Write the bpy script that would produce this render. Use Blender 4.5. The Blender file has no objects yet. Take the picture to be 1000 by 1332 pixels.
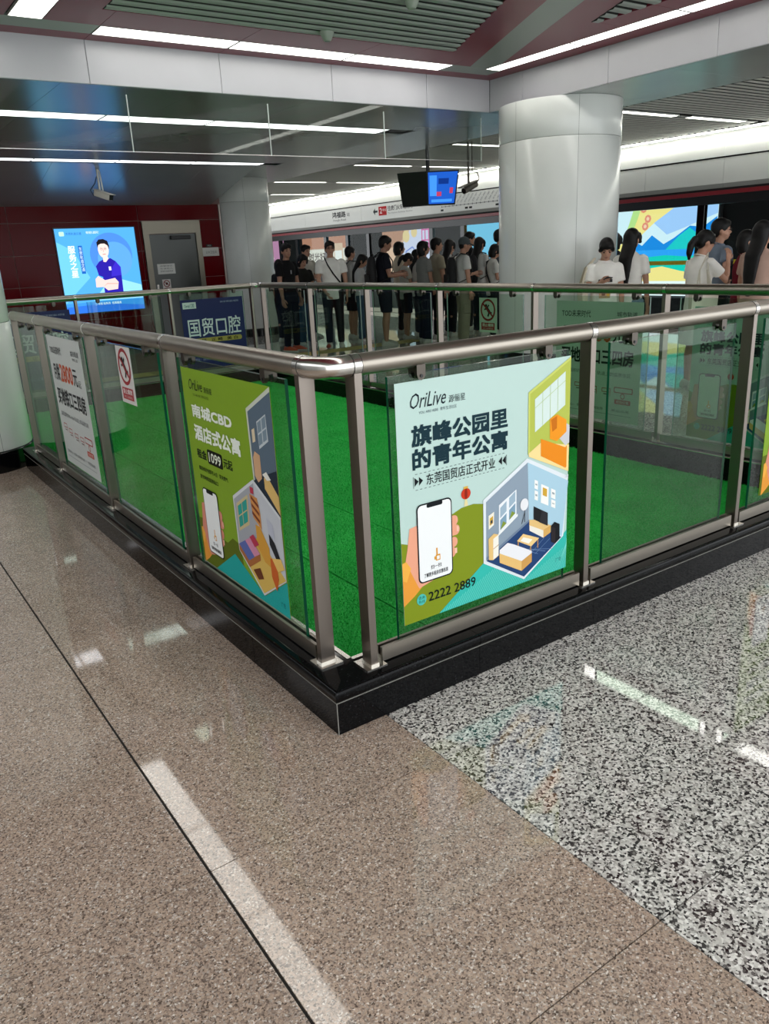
import bpy, bmesh, math, random
import numpy as np
from mathutils import Vector, Matrix

random.seed(7)
rng = np.random.default_rng(7)
scene = bpy.context.scene
coll = scene.collection

# ------------------------------------------------------------------ camera
# world: X runs along the near right kerb, Y along the near left kerb, Z up, metres, origin at the near kerb corner
F_PX = 1022.28
YAW, PITCH, ROLL = (math.radians(a) for a in (55.7609, 18.3183, 2.8918))
CAM = np.array([-1.134, -2.007, 1.55])
_f = np.array([math.cos(YAW) * math.cos(PITCH), math.sin(YAW) * math.cos(PITCH), -math.sin(PITCH)])
_r = np.array([math.sin(YAW), -math.cos(YAW), 0.0])
_d = np.cross(_f, _r)
ROT = np.array([math.cos(ROLL) * _r + math.sin(ROLL) * _d, -math.sin(ROLL) * _r + math.cos(ROLL) * _d, _f])
cam_data = bpy.data.cameras.new('camera')
cam_data.sensor_fit = 'HORIZONTAL'
cam_data.sensor_width = 36.0
cam_data.lens = 36.0 * F_PX / 1000.0
cam_data.clip_start = 0.05
cam = bpy.data.objects.new('camera', cam_data)
coll.objects.link(cam)
m4 = Matrix.Identity(4)
for i in range(3):
    m4[i][0], m4[i][1], m4[i][2], m4[i][3] = ROT[0][i], -ROT[1][i], -ROT[2][i], CAM[i]
cam.matrix_world = m4
scene.camera = cam

# ------------------------------------------------------------------ exposure and the dim light of the rest of the station
vs = scene.view_settings
vs.view_transform = 'Standard'
vs.look = 'None'
vs.gamma = 1.0
vs.use_curve_mapping = False
vs.exposure = 0.66
LAMP_UPPER = 3.7      # emission of the lamps in the high ceiling
LAMP_LOWER = 2.6       # lamps of the low ceiling over the passage
LAMP_PLATFORM = 4.6    # lamps over the platform edge
world = bpy.data.worlds.new('station_ambient')
scene.world = world
world.use_nodes = True
bg = world.node_tree.nodes['Background']
bg.inputs['Color'].default_value = (0.93, 0.97, 1.0, 1)
bg.inputs['Strength'].default_value = 1.75


def ray(px, py):
    return ROT.T @ np.array([(px - 500) / F_PX, (py - 666) / F_PX, 1.0])


def onz(px, py, z=0.0):
    d = ray(px, py)
    return CAM + d * ((z - CAM[2]) / d[2])


def onx(px, py, x):
    d = ray(px, py)
    return CAM + d * ((x - CAM[0]) / d[0])


def ony(px, py, y):
    d = ray(px, py)
    return CAM + d * ((y - CAM[1]) / d[1])


def at_dist(px, py, dist):
    d = ray(px, py)
    return CAM + d * (dist / math.hypot(d[0], d[1]))


def proj(p):
    v = ROT @ (np.array(p, float) - CAM)
    return (500 + F_PX * v[0] / v[2], 666 + F_PX * v[1] / v[2], v[2])


# ------------------------------------------------------------------ materials
def lin(c):
    if isinstance(c, str):
        c = tuple(int(c[i:i + 2], 16) / 255 for i in (0, 2, 4))
    return tuple(x / 12.92 if x <= 0.04045 else ((x + 0.055) / 1.055) ** 2.4 for x in c)


MATS = {}


def mat(name, color=(0.5, 0.5, 0.5), rough=0.5, metal=0.0, spec=0.5, emit=0.0, coat=0.0, noise=0.0, nscale=30.0, bump=0.0, bscale=200.0):
    """plain principled material; colour is sRGB (hex or 0..1), noise varies it slightly"""
    if name in MATS:
        return MATS[name]
    m = bpy.data.materials.new(name)
    m.use_nodes = True
    nt = m.node_tree
    b = nt.nodes['Principled BSDF']
    c = lin(color)
    b.inputs['Base Color'].default_value = (*c, 1)
    b.inputs['Roughness'].default_value = rough
    b.inputs['Metallic'].default_value = metal
    b.inputs['Specular IOR Level'].default_value = spec
    b.inputs['Coat Weight'].default_value = coat
    if emit:
        b.inputs['Emission Color'].default_value = (*c, 1)
        b.inputs['Emission Strength'].default_value = emit
    if noise:
        tc = nt.nodes.new('ShaderNodeTexCoord')
        n = nt.nodes.new('ShaderNodeTexNoise')
        n.inputs['Scale'].default_value = nscale
        n.inputs['Detail'].default_value = 4
        r = nt.nodes.new('ShaderNodeValToRGB')
        r.color_ramp.elements[0].position = 0.3
        r.color_ramp.elements[1].position = 0.7
        r.color_ramp.elements[0].color = (*[x * (1 - noise) for x in c], 1)
        r.color_ramp.elements[1].color = (*[min(1, x * (1 + noise)) for x in c], 1)
        nt.links.new(tc.outputs['Object'], n.inputs['Vector'])
        nt.links.new(n.outputs['Fac'], r.inputs['Fac'])
        nt.links.new(r.outputs['Color'], b.inputs['Base Color'])
    if bump:
        tc = nt.nodes.new('ShaderNodeTexCoord')
        n = nt.nodes.new('ShaderNodeTexNoise')
        n.inputs['Scale'].default_value = bscale
        bp = nt.nodes.new('ShaderNodeBump')
        bp.inputs['Strength'].default_value = bump
        bp.inputs['Distance'].default_value = 0.002
        nt.links.new(tc.outputs['Object'], n.inputs['Vector'])
        nt.links.new(n.outputs['Fac'], bp.inputs['Height'])
        nt.links.new(bp.outputs['Normal'], b.inputs['Normal'])
    MATS[name] = m
    return m


def lamp_mat(name, color, strength):
    if name in MATS:
        return MATS[name]
    m = bpy.data.materials.new(name)
    m.use_nodes = True
    nt = m.node_tree
    nt.nodes.remove(nt.nodes['Principled BSDF'])
    e = nt.nodes.new('ShaderNodeEmission')
    e.inputs['Color'].default_value = (*lin(color), 1)
    e.inputs['Strength'].default_value = strength
    nt.links.new(e.outputs[0], nt.nodes['Material Output'].inputs['Surface'])
    MATS[name] = m
    return m


def granite(name, cols, scale, rough, rand=0.06, big=0.12, spec=0.5):
    """polished speckled granite: cells of a voronoi pattern sorted into mineral colours, in world space"""
    m = bpy.data.materials.new(name)
    m.use_nodes = True
    nt = m.node_tree
    N, Lk = nt.nodes, nt.links
    b = N['Principled BSDF']
    geo = N.new('ShaderNodeNewGeometry')
    warp = N.new('ShaderNodeTexNoise')
    warp.inputs['Scale'].default_value = scale * 0.8
    warp.inputs['Detail'].default_value = 3
    mixv = N.new('ShaderNodeMix')
    mixv.data_type = 'VECTOR'
    mixv.inputs['Factor'].default_value = 0.010
    Lk.new(geo.outputs['Position'], warp.inputs['Vector'])
    Lk.new(geo.outputs['Position'], mixv.inputs[4])
    Lk.new(warp.outputs['Color'], mixv.inputs[5])
    v = N.new('ShaderNodeTexVoronoi')
    v.inputs['Scale'].default_value = scale
    Lk.new(mixv.outputs[1], v.inputs['Vector'])
    sep = N.new('ShaderNodeSeparateColor')
    Lk.new(v.outputs['Color'], sep.inputs['Color'])
    ramp = N.new('ShaderNodeValToRGB')
    ramp.color_ramp.interpolation = 'LINEAR'
    els = ramp.color_ramp.elements
    while len(els) < len(cols):
        els.new(0.5)
    for e, (p, c) in zip(els, cols):
        e.position = p
        e.color = (*lin(c), 1)
    Lk.new(sep.outputs[0], ramp.inputs['Fac'])
    # slow cloudiness of the stone and a slightly different tone for each slab
    cl = N.new('ShaderNodeTexNoise')
    cl.inputs['Scale'].default_value = 5.0
    Lk.new(geo.outputs['Position'], cl.inputs['Vector'])
    oi = N.new('ShaderNodeObjectInfo')
    mr = N.new('ShaderNodeMapRange')
    mr.inputs['To Min'].default_value = 1 - rand
    mr.inputs['To Max'].default_value = 1 + rand
    Lk.new(oi.outputs['Random'], mr.inputs['Value'])
    mr2 = N.new('ShaderNodeMapRange')
    mr2.inputs['To Min'].default_value = 1 - big
    mr2.inputs['To Max'].default_value = 1 + big
    Lk.new(cl.outputs['Fac'], mr2.inputs['Value'])
    mu = N.new('ShaderNodeMath')
    mu.operation = 'MULTIPLY'
    Lk.new(mr.outputs[0], mu.inputs[0])
    Lk.new(mr2.outputs[0], mu.inputs[1])
    sc = N.new('ShaderNodeVectorMath')
    sc.operation = 'SCALE'
    Lk.new(ramp.outputs['Color'], sc.inputs[0])
    Lk.new(mu.outputs[0], sc.inputs['Scale'])
    Lk.new(sc.outputs[0], b.inputs['Base Color'])
    rn = N.new('ShaderNodeMapRange')
    rn.inputs['To Min'].default_value = rough * 0.8
    rn.inputs['To Max'].default_value = rough * 1.25
    Lk.new(sep.outputs[1], rn.inputs['Value'])
    Lk.new(rn.outputs[0], b.inputs['Roughness'])
    b.inputs['Specular IOR Level'].default_value = spec
    MATS[name] = m
    return m


def glass_mat(name, tint, base=0.017, graze=0.85):
    """clear sheet: tinted see-through plus a Schlick mirror term"""
    m = bpy.data.materials.new(name)
    m.use_nodes = True
    nt = m.node_tree
    N, Lk = nt.nodes, nt.links
    N.remove(N['Principled BSDF'])
    t = N.new('ShaderNodeBsdfTransparent')
    t.inputs['Color'].default_value = (*lin(tint), 1)
    g = N.new('ShaderNodeBsdfGlossy')
    g.inputs['Roughness'].default_value = 0.02
    lw = N.new('ShaderNodeLayerWeight')
    lw.inputs['Blend'].default_value = 0.5
    pw = N.new('ShaderNodeMath')
    pw.operation = 'POWER'
    pw.inputs[1].default_value = 5.0
    mr = N.new('ShaderNodeMapRange')
    mr.inputs['To Min'].default_value = base
    mr.inputs['To Max'].default_value = graze
    mix = N.new('ShaderNodeMixShader')
    Lk.new(lw.outputs['Facing'], pw.inputs[0])
    Lk.new(pw.outputs[0], mr.inputs['Value'])
    Lk.new(mr.outputs[0], mix.inputs['Fac'])
    Lk.new(t.outputs[0], mix.inputs[1])
    Lk.new(g.outputs[0], mix.inputs[2])
    Lk.new(mix.outputs[0], N['Material Output'].inputs['Surface'])
    MATS[name] = m
    return m


def turf_mat(name):
    m = bpy.data.materials.new(name)
    m.use_nodes = True
    nt = m.node_tree
    N, Lk = nt.nodes, nt.links
    b = N['Principled BSDF']
    geo = N.new('ShaderNodeNewGeometry')
    n1 = N.new('ShaderNodeTexNoise')
    n1.inputs['Scale'].default_value = 90
    n1.inputs['Detail'].default_value = 6
    n2 = N.new('ShaderNodeTexNoise')
    n2.inputs['Scale'].default_value = 3.0
    Lk.new(geo.outputs['Position'], n1.inputs['Vector'])
    Lk.new(geo.outputs['Position'], n2.inputs['Vector'])
    ad = N.new('ShaderNodeMath')
    ad.operation = 'MULTIPLY_ADD'
    ad.inputs[1].default_value = 0.35
    Lk.new(n2.outputs['Fac'], ad.inputs[0])
    Lk.new(n1.outputs['Fac'], ad.inputs[2])
    r = N.new('ShaderNodeValToRGB')
    e = r.color_ramp.elements
    e[0].position, e[0].color = 0.40, (*lin('0c9a34'), 1)
    e[1].position, e[1].color = 0.95, (*lin('44e268'), 1)
    Lk.new(ad.outputs[0], r.inputs['Fac'])
    Lk.new(r.outputs['Color'], b.inputs['Base Color'])
    b.inputs['Roughness'].default_value = 0.75
    b.inputs['Specular IOR Level'].default_value = 0.25
    MATS[name] = m
    return m


def brushed(name, color, rough):
    """satin metal with a faint uneven polish"""
    m = mat(name, color, rough, 1.0)
    nt = m.node_tree
    b = nt.nodes['Principled BSDF']
    geo = nt.nodes.new('ShaderNodeNewGeometry')
    n = nt.nodes.new('ShaderNodeTexNoise')
    n.inputs['Scale'].default_value = 14
    mr = nt.nodes.new('ShaderNodeMapRange')
    mr.inputs['To Min'].default_value = rough * 0.92
    mr.inputs['To Max'].default_value = rough * 1.08
    nt.links.new(geo.outputs['Position'], n.inputs['Vector'])
    nt.links.new(n.outputs['Fac'], mr.inputs['Value'])
    nt.links.new(mr.outputs[0], b.inputs['Roughness'])
    return m


G_BROWN = granite('brown_granite', [(0.0, '4e4239'), (0.22, '85756a'), (0.5, 'a6917f'), (0.72, 'b8a28f'), (0.88, '978b80'), (1.0, 'dad0c4')], 245, 0.045)
G_GREY = granite('grey_granite', [(0.0, '2c292a'), (0.24, '4c4846'), (0.40, 'aeaaa3'), (0.72, 'cdcac2'), (1.0, 'eeebe4')], 150, 0.03, spec=0.85)
G_BLACK = granite('black_granite', [(0.0, '060606'), (0.6, '0b0b0c'), (0.97, '121213'), (1.0, '2a2a2c')], 260, 0.07, 0.1, spec=0.12)
STEEL = brushed('brushed_steel', 'a29a8f', 0.33)
STEEL_POST = brushed('satin_steel', '867d75', 0.34)
STEEL_BRIGHT = brushed('bright_steel', 'cfcbc4', 0.2)
STEEL_DOOR = brushed('door_steel', '5a5c5b', 0.35)
STEEL_CLAMP = brushed('clamp_steel', '5c5650', 0.38)
GLASS = glass_mat('balustrade_glass', 'e3efe6')
GLASS_CLEAR = glass_mat('clear_glass', 'f0f4f1', 0.03)
GLASS_DARK = glass_mat('screen_door_glass', 'c8cecc', 0.015, 0.35)
GLASS_EDGE = mat('glass_edge', '12543a', 0.12)
TURF = turf_mat('artificial_turf')
WHITE_PANEL = mat('white_enamel_panel', 'b9b9be', 0.30, noise=0.03, nscale=2)
COLUMN_WHITE = mat('column_white_enamel', 'dde0dc', 0.22, noise=0.03, nscale=2)
RED_CEIL = mat('maroon_ceiling_panel', '82293a', 0.32, spec=0.25)
RED_WALL = mat('red_glass_panel', '5e040c', 0.14, spec=0.07)
GREY_CEIL = mat('grey_ceiling_panel', 'a6aba8', 0.25, 0.4, noise=0.04, nscale=1.5)
GREY_STRIP = mat('grey_green_ceiling_strip', '8b938d', 0.35)
SLAT = mat('pale_grey_slat', '9aa09a', 0.45)
SLAT_SHADE = mat('slat_side_shade', '2d302e', 0.6)  # painted shade for the flanks of the ceiling slats
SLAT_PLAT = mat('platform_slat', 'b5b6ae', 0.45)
DARK = mat('dark_void', '0c0d0d', 0.8)
BLACK = mat('black_plastic', '101011', 0.35)
BLACK_GLOSS = mat('black_gloss', '08080a', 0.12)
SILVER = mat('silver_joint', 'b9aaa4', 0.35, 0.6)
SEALANT = mat('white_sealant', '86847d', 0.6)
RED_TRIM = mat('red_trim', '8a1f28', 0.35)
YELLOW_TILE = mat('yellow_tactile', 'b5a261', 0.6, noise=0.08)
RUBBER = mat('black_rubber', '0d0d0d', 0.6)


# ------------------------------------------------------------------ mesh helpers
class MB:
    """collects shapes for ONE mesh object"""

    def __init__(self):
        self.v, self.f, self.m = [], [], []

    def add(self, vs, fs, m=0):
        o = len(self.v)
        self.v.extend([tuple(map(float, p)) for p in vs])
        self.f.extend([tuple(i + o for i in f) for f in fs])
        self.m.extend([m] * len(fs))
        return self

    def box(self, x0, y0, z0, x1, y1, z1, m=0):
        vs = [(x0, y0, z0), (x1, y0, z0), (x1, y1, z0), (x0, y1, z0), (x0, y0, z1), (x1, y0, z1), (x1, y1, z1), (x0, y1, z1)]
        return self.add(vs, [(0, 3, 2, 1), (4, 5, 6, 7), (0, 1, 5, 4), (1, 2, 6, 5), (2, 3, 7, 6), (3, 0, 4, 7)], m)

    def bbox(self, x0, y0, z0, x1, y1, z1, b=0.004, m=0):
        """box with chamfered edges"""
        X, Y, Z = (x0, x1), (y0, y1), (z0, z1)
        vs = []
        for i in (0, 1):
            for j in (0, 1):
                for k in (0, 1):
                    c = (X[i], Y[j], Z[k])
                    s = (1 - 2 * i, 1 - 2 * j, 1 - 2 * k)
                    for a in range(3):
                        p = [c[q] + s[q] * b * (q != a) for q in range(3)]
                        vs.append(p)
        me = bmesh.new()
        hull = [me.verts.new(p) for p in vs]
        bmesh.ops.convex_hull(me, input=hull)
        me.verts.index_update()
        v2 = [tuple(v.co) for v in me.verts]
        f2 = [tuple(v.index for v in f.verts) for f in me.faces]
        me.free()
        return self.add(v2, f2, m)

    def poly(self, pts, m=0):
        return self.add(pts, [tuple(range(len(pts)))], m)

    def prism(self, base, top, m=0):
        """two matching outlines, closed"""
        n = len(base)
        fs = [tuple(range(n))[::-1], tuple(range(n, 2 * n))] + [(i, (i + 1) % n, n + (i + 1) % n, n + i) for i in range(n)]
        return self.add(list(base) + list(top), fs, m)

    def tube(self, pts, r, n=12, caps=True, m=0, up=None):
        """r: number, or one per point, or (a, b) half axes per point"""
        pts = [Vector(p) for p in pts]
        k = len(pts)
        rs = r if isinstance(r, (list, tuple)) else [r] * k
        tang = []
        for i in range(k):
            a = pts[max(i - 1, 0)]
            b = pts[min(i + 1, k - 1)]
            t = (b - a)
            tang.append(t.normalized() if t.length > 1e-9 else Vector((0, 0, 1)))
        ref = Vector(up) if up is not None else (Vector((0, 0, 1)) if abs(tang[0].z) < 0.9 else Vector((1, 0, 0)))
        x = (ref - tang[0] * ref.dot(tang[0])).normalized()
        vs = []
        for i in range(k):
            if up is not None:
                x = Vector(up)
            x = (x - tang[i] * x.dot(tang[i])).normalized()
            y = tang[i].cross(x)
            ra, rb = rs[i] if isinstance(rs[i], (list, tuple)) else (rs[i], rs[i])
            for j in range(n):
                a = 2 * math.pi * j / n
                vs.append(pts[i] + x * (ra * math.cos(a)) + y * (rb * math.sin(a)))
        fs = []
        for i in range(k - 1):
            for j in range(n):
                fs.append((i * n + j, i * n + (j + 1) % n, (i + 1) * n + (j + 1) % n, (i + 1) * n + j))
        if caps:
            fs.append(tuple(range(n))[::-1])
            fs.append(tuple((k - 1) * n + j for j in range(n)))
        return self.add(vs, fs, m)

    def lathe(self, prof, n=32, c=(0, 0, 0), a0=0.0, a1=2 * math.pi, m=0):
        full = abs(a1 - a0 - 2 * math.pi) < 1e-6
        na = n if full else n + 1
        vs = []
        for (r, z) in prof:
            for j in range(na):
                a = a0 + (a1 - a0) * j / n
                vs.append((c[0] + r * math.cos(a), c[1] + r * math.sin(a), c[2] + z))
        fs = []
        for i in range(len(prof) - 1):
            for j in range(n):
                j2 = (j + 1) % na
                fs.append((i * na + j, i * na + j2, (i + 1) * na + j2, (i + 1) * na + j))
        return self.add(vs, fs, m)

    def ball(self, c, r, nu=14, nv=9, m=0, rot=None):
        rx, ry, rz = r if isinstance(r, (list, tuple)) else (r, r, r)
        vs = [(0, 0, -1)]
        for i in range(1, nv):
            t = math.pi * i / nv
            for j in range(nu):
                a = 2 * math.pi * j / nu
                vs.append((math.sin(t) * math.cos(a), math.sin(t) * math.sin(a), -math.cos(t)))
        vs.append((0, 0, 1))
        out = []
        for p in vs:
            q = Vector((p[0] * rx, p[1] * ry, p[2] * rz))
            if rot is not None:
                q = rot @ q
            out.append((q.x + c[0], q.y + c[1], q.z + c[2]))
        fs = [(0, 1 + (j + 1) % nu, 1 + j) for j in range(nu)]
        for i in range(nv - 2):
            for j in range(nu):
                a, b = 1 + i * nu + j, 1 + i * nu + (j + 1) % nu
                fs.append((a, b, b + nu, a + nu))
        o = 1 + (nv - 2) * nu
        fs += [(o + j, o + (j + 1) % nu, len(vs) - 1) for j in range(nu)]
        return self.add(out, fs, m)

    def xf(self, M, start=0):
        for i in range(start, len(self.v)):
            p = M @ Vector(self.v[i])
            self.v[i] = (p.x, p.y, p.z)
        return self

    def mesh(self, name, mats, smooth=None, fix=True):
        me = bpy.data.meshes.new(name)
        me.from_pydata(self.v, [], self.f)
        if not isinstance(mats, (list, tuple)):
            mats = [mats]
        for mm in mats:
            me.materials.append(mm)
        if any(self.m):
            me.polygons.foreach_set('material_index', self.m)
        if fix:
            bm = bmesh.new()
            bm.from_mesh(me)
            bmesh.ops.recalc_face_normals(bm, faces=bm.faces)
            bm.to_mesh(me)
            bm.free()
        if smooth is not None:
            me.polygons.foreach_set('use_smooth', [True] * len(me.polygons))
            if smooth < 179:
                me.set_sharp_from_angle(angle=math.radians(smooth))
        me.update()
        return me

    def build(self, name, mats, parent=None, smooth=None, world=True, fix=True):
        """world: coordinates are world ones; a parent without rotation is subtracted"""
        if parent is not None and world:
            o = parent
            off = Vector((0, 0, 0))
            while o is not None:
                off += o.location
                o = o.parent
            self.v = [(p[0] - off.x, p[1] - off.y, p[2] - off.z) for p in self.v]
        return link(name, self.mesh(name, mats, smooth, fix), parent)


def link(name, mesh, parent=None):
    o = bpy.data.objects.new(name, mesh)
    coll.objects.link(o)
    if parent is not None:
        o.parent = parent
    return o


def tag(o, label=None, cat=None, group=None, kind=None):
    for k, v in (('label', label), ('category', cat), ('group', group), ('kind', kind)):
        if v:
            o[k] = v
    return o


def thing(name, label, cat, loc=(0, 0, 0), rot=(0, 0, 0), group=None, kind=None):
    o = bpy.data.objects.new(name, None)
    coll.objects.link(o)
    o.empty_display_size = 0.1
    o.location = loc
    o.rotation_euler = rot
    return tag(o, label, cat, group, kind)


def copy_tree(o, parent=None):
    c = o.copy()
    coll.objects.link(c)
    c.parent = parent
    for ch in list(o.children):
        copy_tree(ch, c)
    return c


ORD = ['first', 'second', 'third', 'fourth', 'fifth', 'sixth', 'seventh', 'eighth', 'ninth', 'tenth', 'eleventh', 'twelfth']

# ================================================================== STRUCTURE
KX, KY, KW, KH = 3.67, 7.64, 0.165, 0.166     # outer size of the kerb ring, kerb width and height
S, T, SP = 3.06, 3.40, 3.12                   # low ceiling, high ceiling, platform slat ceiling
XB, YA = 5.93, 5.72                           # fascias of the beams around the high ceiling
XB2 = 7.33                                    # far edge of the beam soffit
XP = 11.3                                     # platform screen doors
YR = 13.5                                     # red wall
COL1, R1C = (6.42, 5.06), 0.703
COL2, R2C = (6.40, 13.70), 0.575
COL3, R3C = (-0.33, 5.27), 0.48

# ---------------------------------------------------------------- floor
floor = MB().box(-5.4, -5, -0.06, XP, 29, -0.005).build('floor', mat('dark_grout', '17130f', 0.7))
tag(floor, 'station floor of polished granite slabs, brown on the left and speckled grey on the right', 'floor', kind='structure')
YJ = [-0.313 + 0.8235 * k for k in range(-5, 36)]
xs_b = [0.197 - 0.8 * k for k in range(0, 8)]
xs_g = [0.197 + 1.6 * k for k in range(0, 8)]
tile_mesh = {}


def tile(x0, x1, y0, y1, m, far):
    gx0 = 0.004 if abs(x0 + 0.603) < 0.01 else 0.0014
    gx1 = 0.004 if abs(x1 + 0.603) < 0.01 else 0.0014
    if far is not None:
        far[m].box(x0 + gx0, y0 + 0.0015, -0.005, x1 - gx1, y1 - 0.0015, 0)
        return
    key = (round(x1 - x0, 3), gx0, gx1, m.name)
    if key not in tile_mesh:
        w, h = (x1 - x0) / 2, (y1 - y0) / 2
        tile_mesh[key] = MB().box(-w + gx0, -h + 0.0015, -0.005, w - gx1, h - 0.0015, 0).mesh('floor_tile', m)
    o = link('tile', tile_mesh[key], floor)
    o.location = ((x0 + x1) / 2, (y0 + y1) / 2, 0)


far_tiles = {G_BROWN: MB(), G_GREY: MB()}
for y0, y1 in zip(YJ[:-1], YJ[1:]):
    spans = [(b, a, G_BROWN) for a, b in zip(xs_b[:-1], xs_b[1:])] + [(a, min(b, XP - 0.02), G_GREY) for a, b in zip(xs_g[:-1], xs_g[1:]) if a < XP - 0.1 and y1 < 29]
    for x0, x1, m in spans:
        if x0 > 0 and x1 < KX and y0 > 0 and y1 < KY:
            continue
        c = [proj((x, y, 0)) for x in (x0, x1) for y in (y0, y1)]
        vis = [q for q in c if q[2] > 0.3]
        near = vis and min(q[2] for q in vis) < 13 and any(-150 < q[0] < 1150 and 200 < q[1] < 1500 for q in vis)
        tile(x0, x1, y0, y1, m, None if near else far_tiles)
for m, mb in far_tiles.items():
    tag(mb.build('tile_field', m, floor), kind='stuff')

# unseen wall added on the viewer's left to cut sideways ambient light
wl = MB().box(-4.75, -5, 0, -4.6, 13.7, T + 0.1).build('blocker_wall_left', mat('blocker_wall_grey', '9a9c9b', 0.4))
tag(wl, 'unseen grey wall added left of the viewer to block ambient light', 'wall', kind='structure')

we = MB().box(5.9, 29, 0, 14.1, 29.2, T).build('blocker_wall_end', mat('blocker_wall_dark', '3c3f40', 0.6))  # added wall keeping bright ambient light off the far platform floor
tag(we, 'dark wall added to close the far platform end against ambient light', 'wall', kind='structure')

# yellow tactile strip crossing behind the enclosure
tact = thing('tactile_paving', 'strip of yellow ribbed tactile tiles on the floor behind the far railing', 'tactile paving', (2, 9.55, 0))
tm = MB().bbox(-0.148, -0.198, 0, 0.148, 0.198, 0.005, 0.002)
for k in range(4):
    tm.bbox(-0.14, -0.16 + k * 0.09, 0.004, 0.14, -0.125 + k * 0.09, 0.009, 0.002)
tm = tm.mesh('tactile_tile', YELLOW_TILE)
for k in range(34):
    link('tile', tm, tact).location = (-4.4 + 0.3 * k, 0, 0.0)

# ---------------------------------------------------------------- high ceiling with light strips, maroon panels and slats
ceil_hi = MB().box(-2.6, -3.6, T + 0.02, XB + 0.05, YA + 0.05, T + 0.06).build('ceiling', DARK)
tag(ceil_hi, 'high ceiling of maroon panels, grey strips and pale slats', 'ceiling', kind='structure')


def ceil_panel(pts, m, name='panel', z=T, th=0.02):
    MB().prism([(x, y, z) for x, y in pts], [(x, y, z + th) for x, y in pts]).build(name, m, ceil_hi)


A0, A1 = 5.245, 5.515          # light row along the beam on the left
R0, R1 = 5.460, 5.670          # light row along the beam on the right
L0, L1 = 0.545, 0.800          # light row above the viewer
JA = [1.25 + 1.245 * k for k in range(4)]
JR = [5.28 - 1.22 * k for k in range(8)]
# maroon lip between lights and fascias
for a, b in zip([-2.6, 0.0] + JA, [0.0] + JA + [XB - 0.23]):
    ceil_panel([(a + 0.002, A1 + 0.004), (b - 0.002, A1 + 0.004), (b - 0.002, YA), (a + 0.002, YA)], RED_CEIL)
for a, b in zip([YA] + JR[:-1], JR):
    ceil_panel([(R1 + 0.004, b + 0.002), (XB, b + 0.002), (XB, a - 0.002), (R1 + 0.004, a - 0.002)] if a < YA else [(R1 + 0.03, b + .002), (XB, b + .002), (XB, YA), (R1 + 0.03, YA)], RED_CEIL)
# grey strips carrying the lamps
for a, b in ((-2.6, L0 - 0.02), (L1 + 0.005, JA[0] - 0.004), (JA[-1] + 0.004, R1 + 0.03)):
    ceil_panel([(a, A0), (b, A0), (b, A1), (a, A1)], GREY_STRIP)
ceil_panel([(L0 - 0.02, A0), (L1 + .005, A0), (L1 + 0.005, A1), (L0 - 0.02, A1)], GREY_STRIP)
# diagonal grey band from the corner
g0 = [onz(615, 83.6, T), onz(712, 0, T)]
g1 = [onz(663, 75, T), onz(760, 0, T)]
d0 = (g0[1] - g0[0])[:2]
d1 = (g1[1] - g1[0])[:2]
dd = (d0 / np.linalg.norm(d0) + d1 / np.linalg.norm(d1))
dd /= np.linalg.norm(dd)                       # direction of the band in plan
pL = g0[0][:2] + dd * 0.05
pR = g1[0][:2]


def along(p, yv):
    t = (yv - p[1]) / dd[1]
    return (p[0] + dd[0] * t, yv)


YB = -3.0
yi = pR[1] + dd[1] * (R0 - 0.004 - pR[0]) / dd[0]     # where the band meets the right light row
yi = min(yi, A0 - 0.02)
xi = along(pR, yi)[0]
ceil_panel([along(pL, A0 - 0.004), along(pL, YB), along(pR, YB), (xi, yi), (R0 - 0.004, A0 - 0.004)], GREY_STRIP)
# maroon beside it; slat fields beyond
e1 = onz(590, 68, T)[:2]                       # corner of the first slat field
e2 = onz(770, 28, T)[:2]                       # tip of the second slat field
YS = e1[1]
XS = 1.14
ceil_panel([(JA[-1], A0 - 0.004), along(pL, A0 - 0.004), along(pL, YB), along(e1, YB), along(e1, YS), (JA[-1] - 0.1, YS)], RED_CEIL)
for a, b in zip([L1 + 0.006] + JA[:-1], JA):
    ceil_panel([(a + 0.002, YS), (b - 0.1, YS), (b - 0.002, A0 - 0.004), (a + 0.002, A0 - 0.004)] if b == JA[-1] else [(a + 0.002, YS), (b - 0.002, YS), (b - 0.002, A0 - 0.004), (a + 0.002, A0 - 0.004)], RED_CEIL)
ceil_panel([(min(xi, R0 - 0.006), yi), (R0 - 0.004, yi - 0.004), (R0 - 0.004, e2[1]), tuple(e2), along(e2, YB), along(pR, YB)], RED_CEIL)
X2 = 5.14
for a, b in zip(JR, JR[1:]):
    if b < YB + 1:
        break
    aa = min(a, e2[1])
    if aa > b:
        ceil_panel([(X2, b + 0.002), (R0 - 0.004, b + 0.002), (R0 - 0.004, aa - 0.002), (X2, aa - 0.002)], RED_CEIL)
for k in range(6):
    y1 = YS - 1.25 * k
    ceil_panel([(L1 + 0.006, y1 - 1.248), (XS, y1 - 1.248), (XS, y1), (L1 + 0.006, y1)], RED_CEIL)
    y1 = A0 - 1.25 * k
    ceil_panel([(L0 - 1.5, y1 - 1.248), (L0 - 0.024, y1 - 1.248), (L0 - 0.024, y1 - 0.004), (L0 - 1.5, y1 - 0.004)], RED_CEIL)
ceil_panel([(-2.6, -3.6), (L0 - 1.502, -3.6), (L0 - 1.502, A0 - 0.004), (-2.6, A0 - 0.004)], GREY_STRIP)
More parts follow.
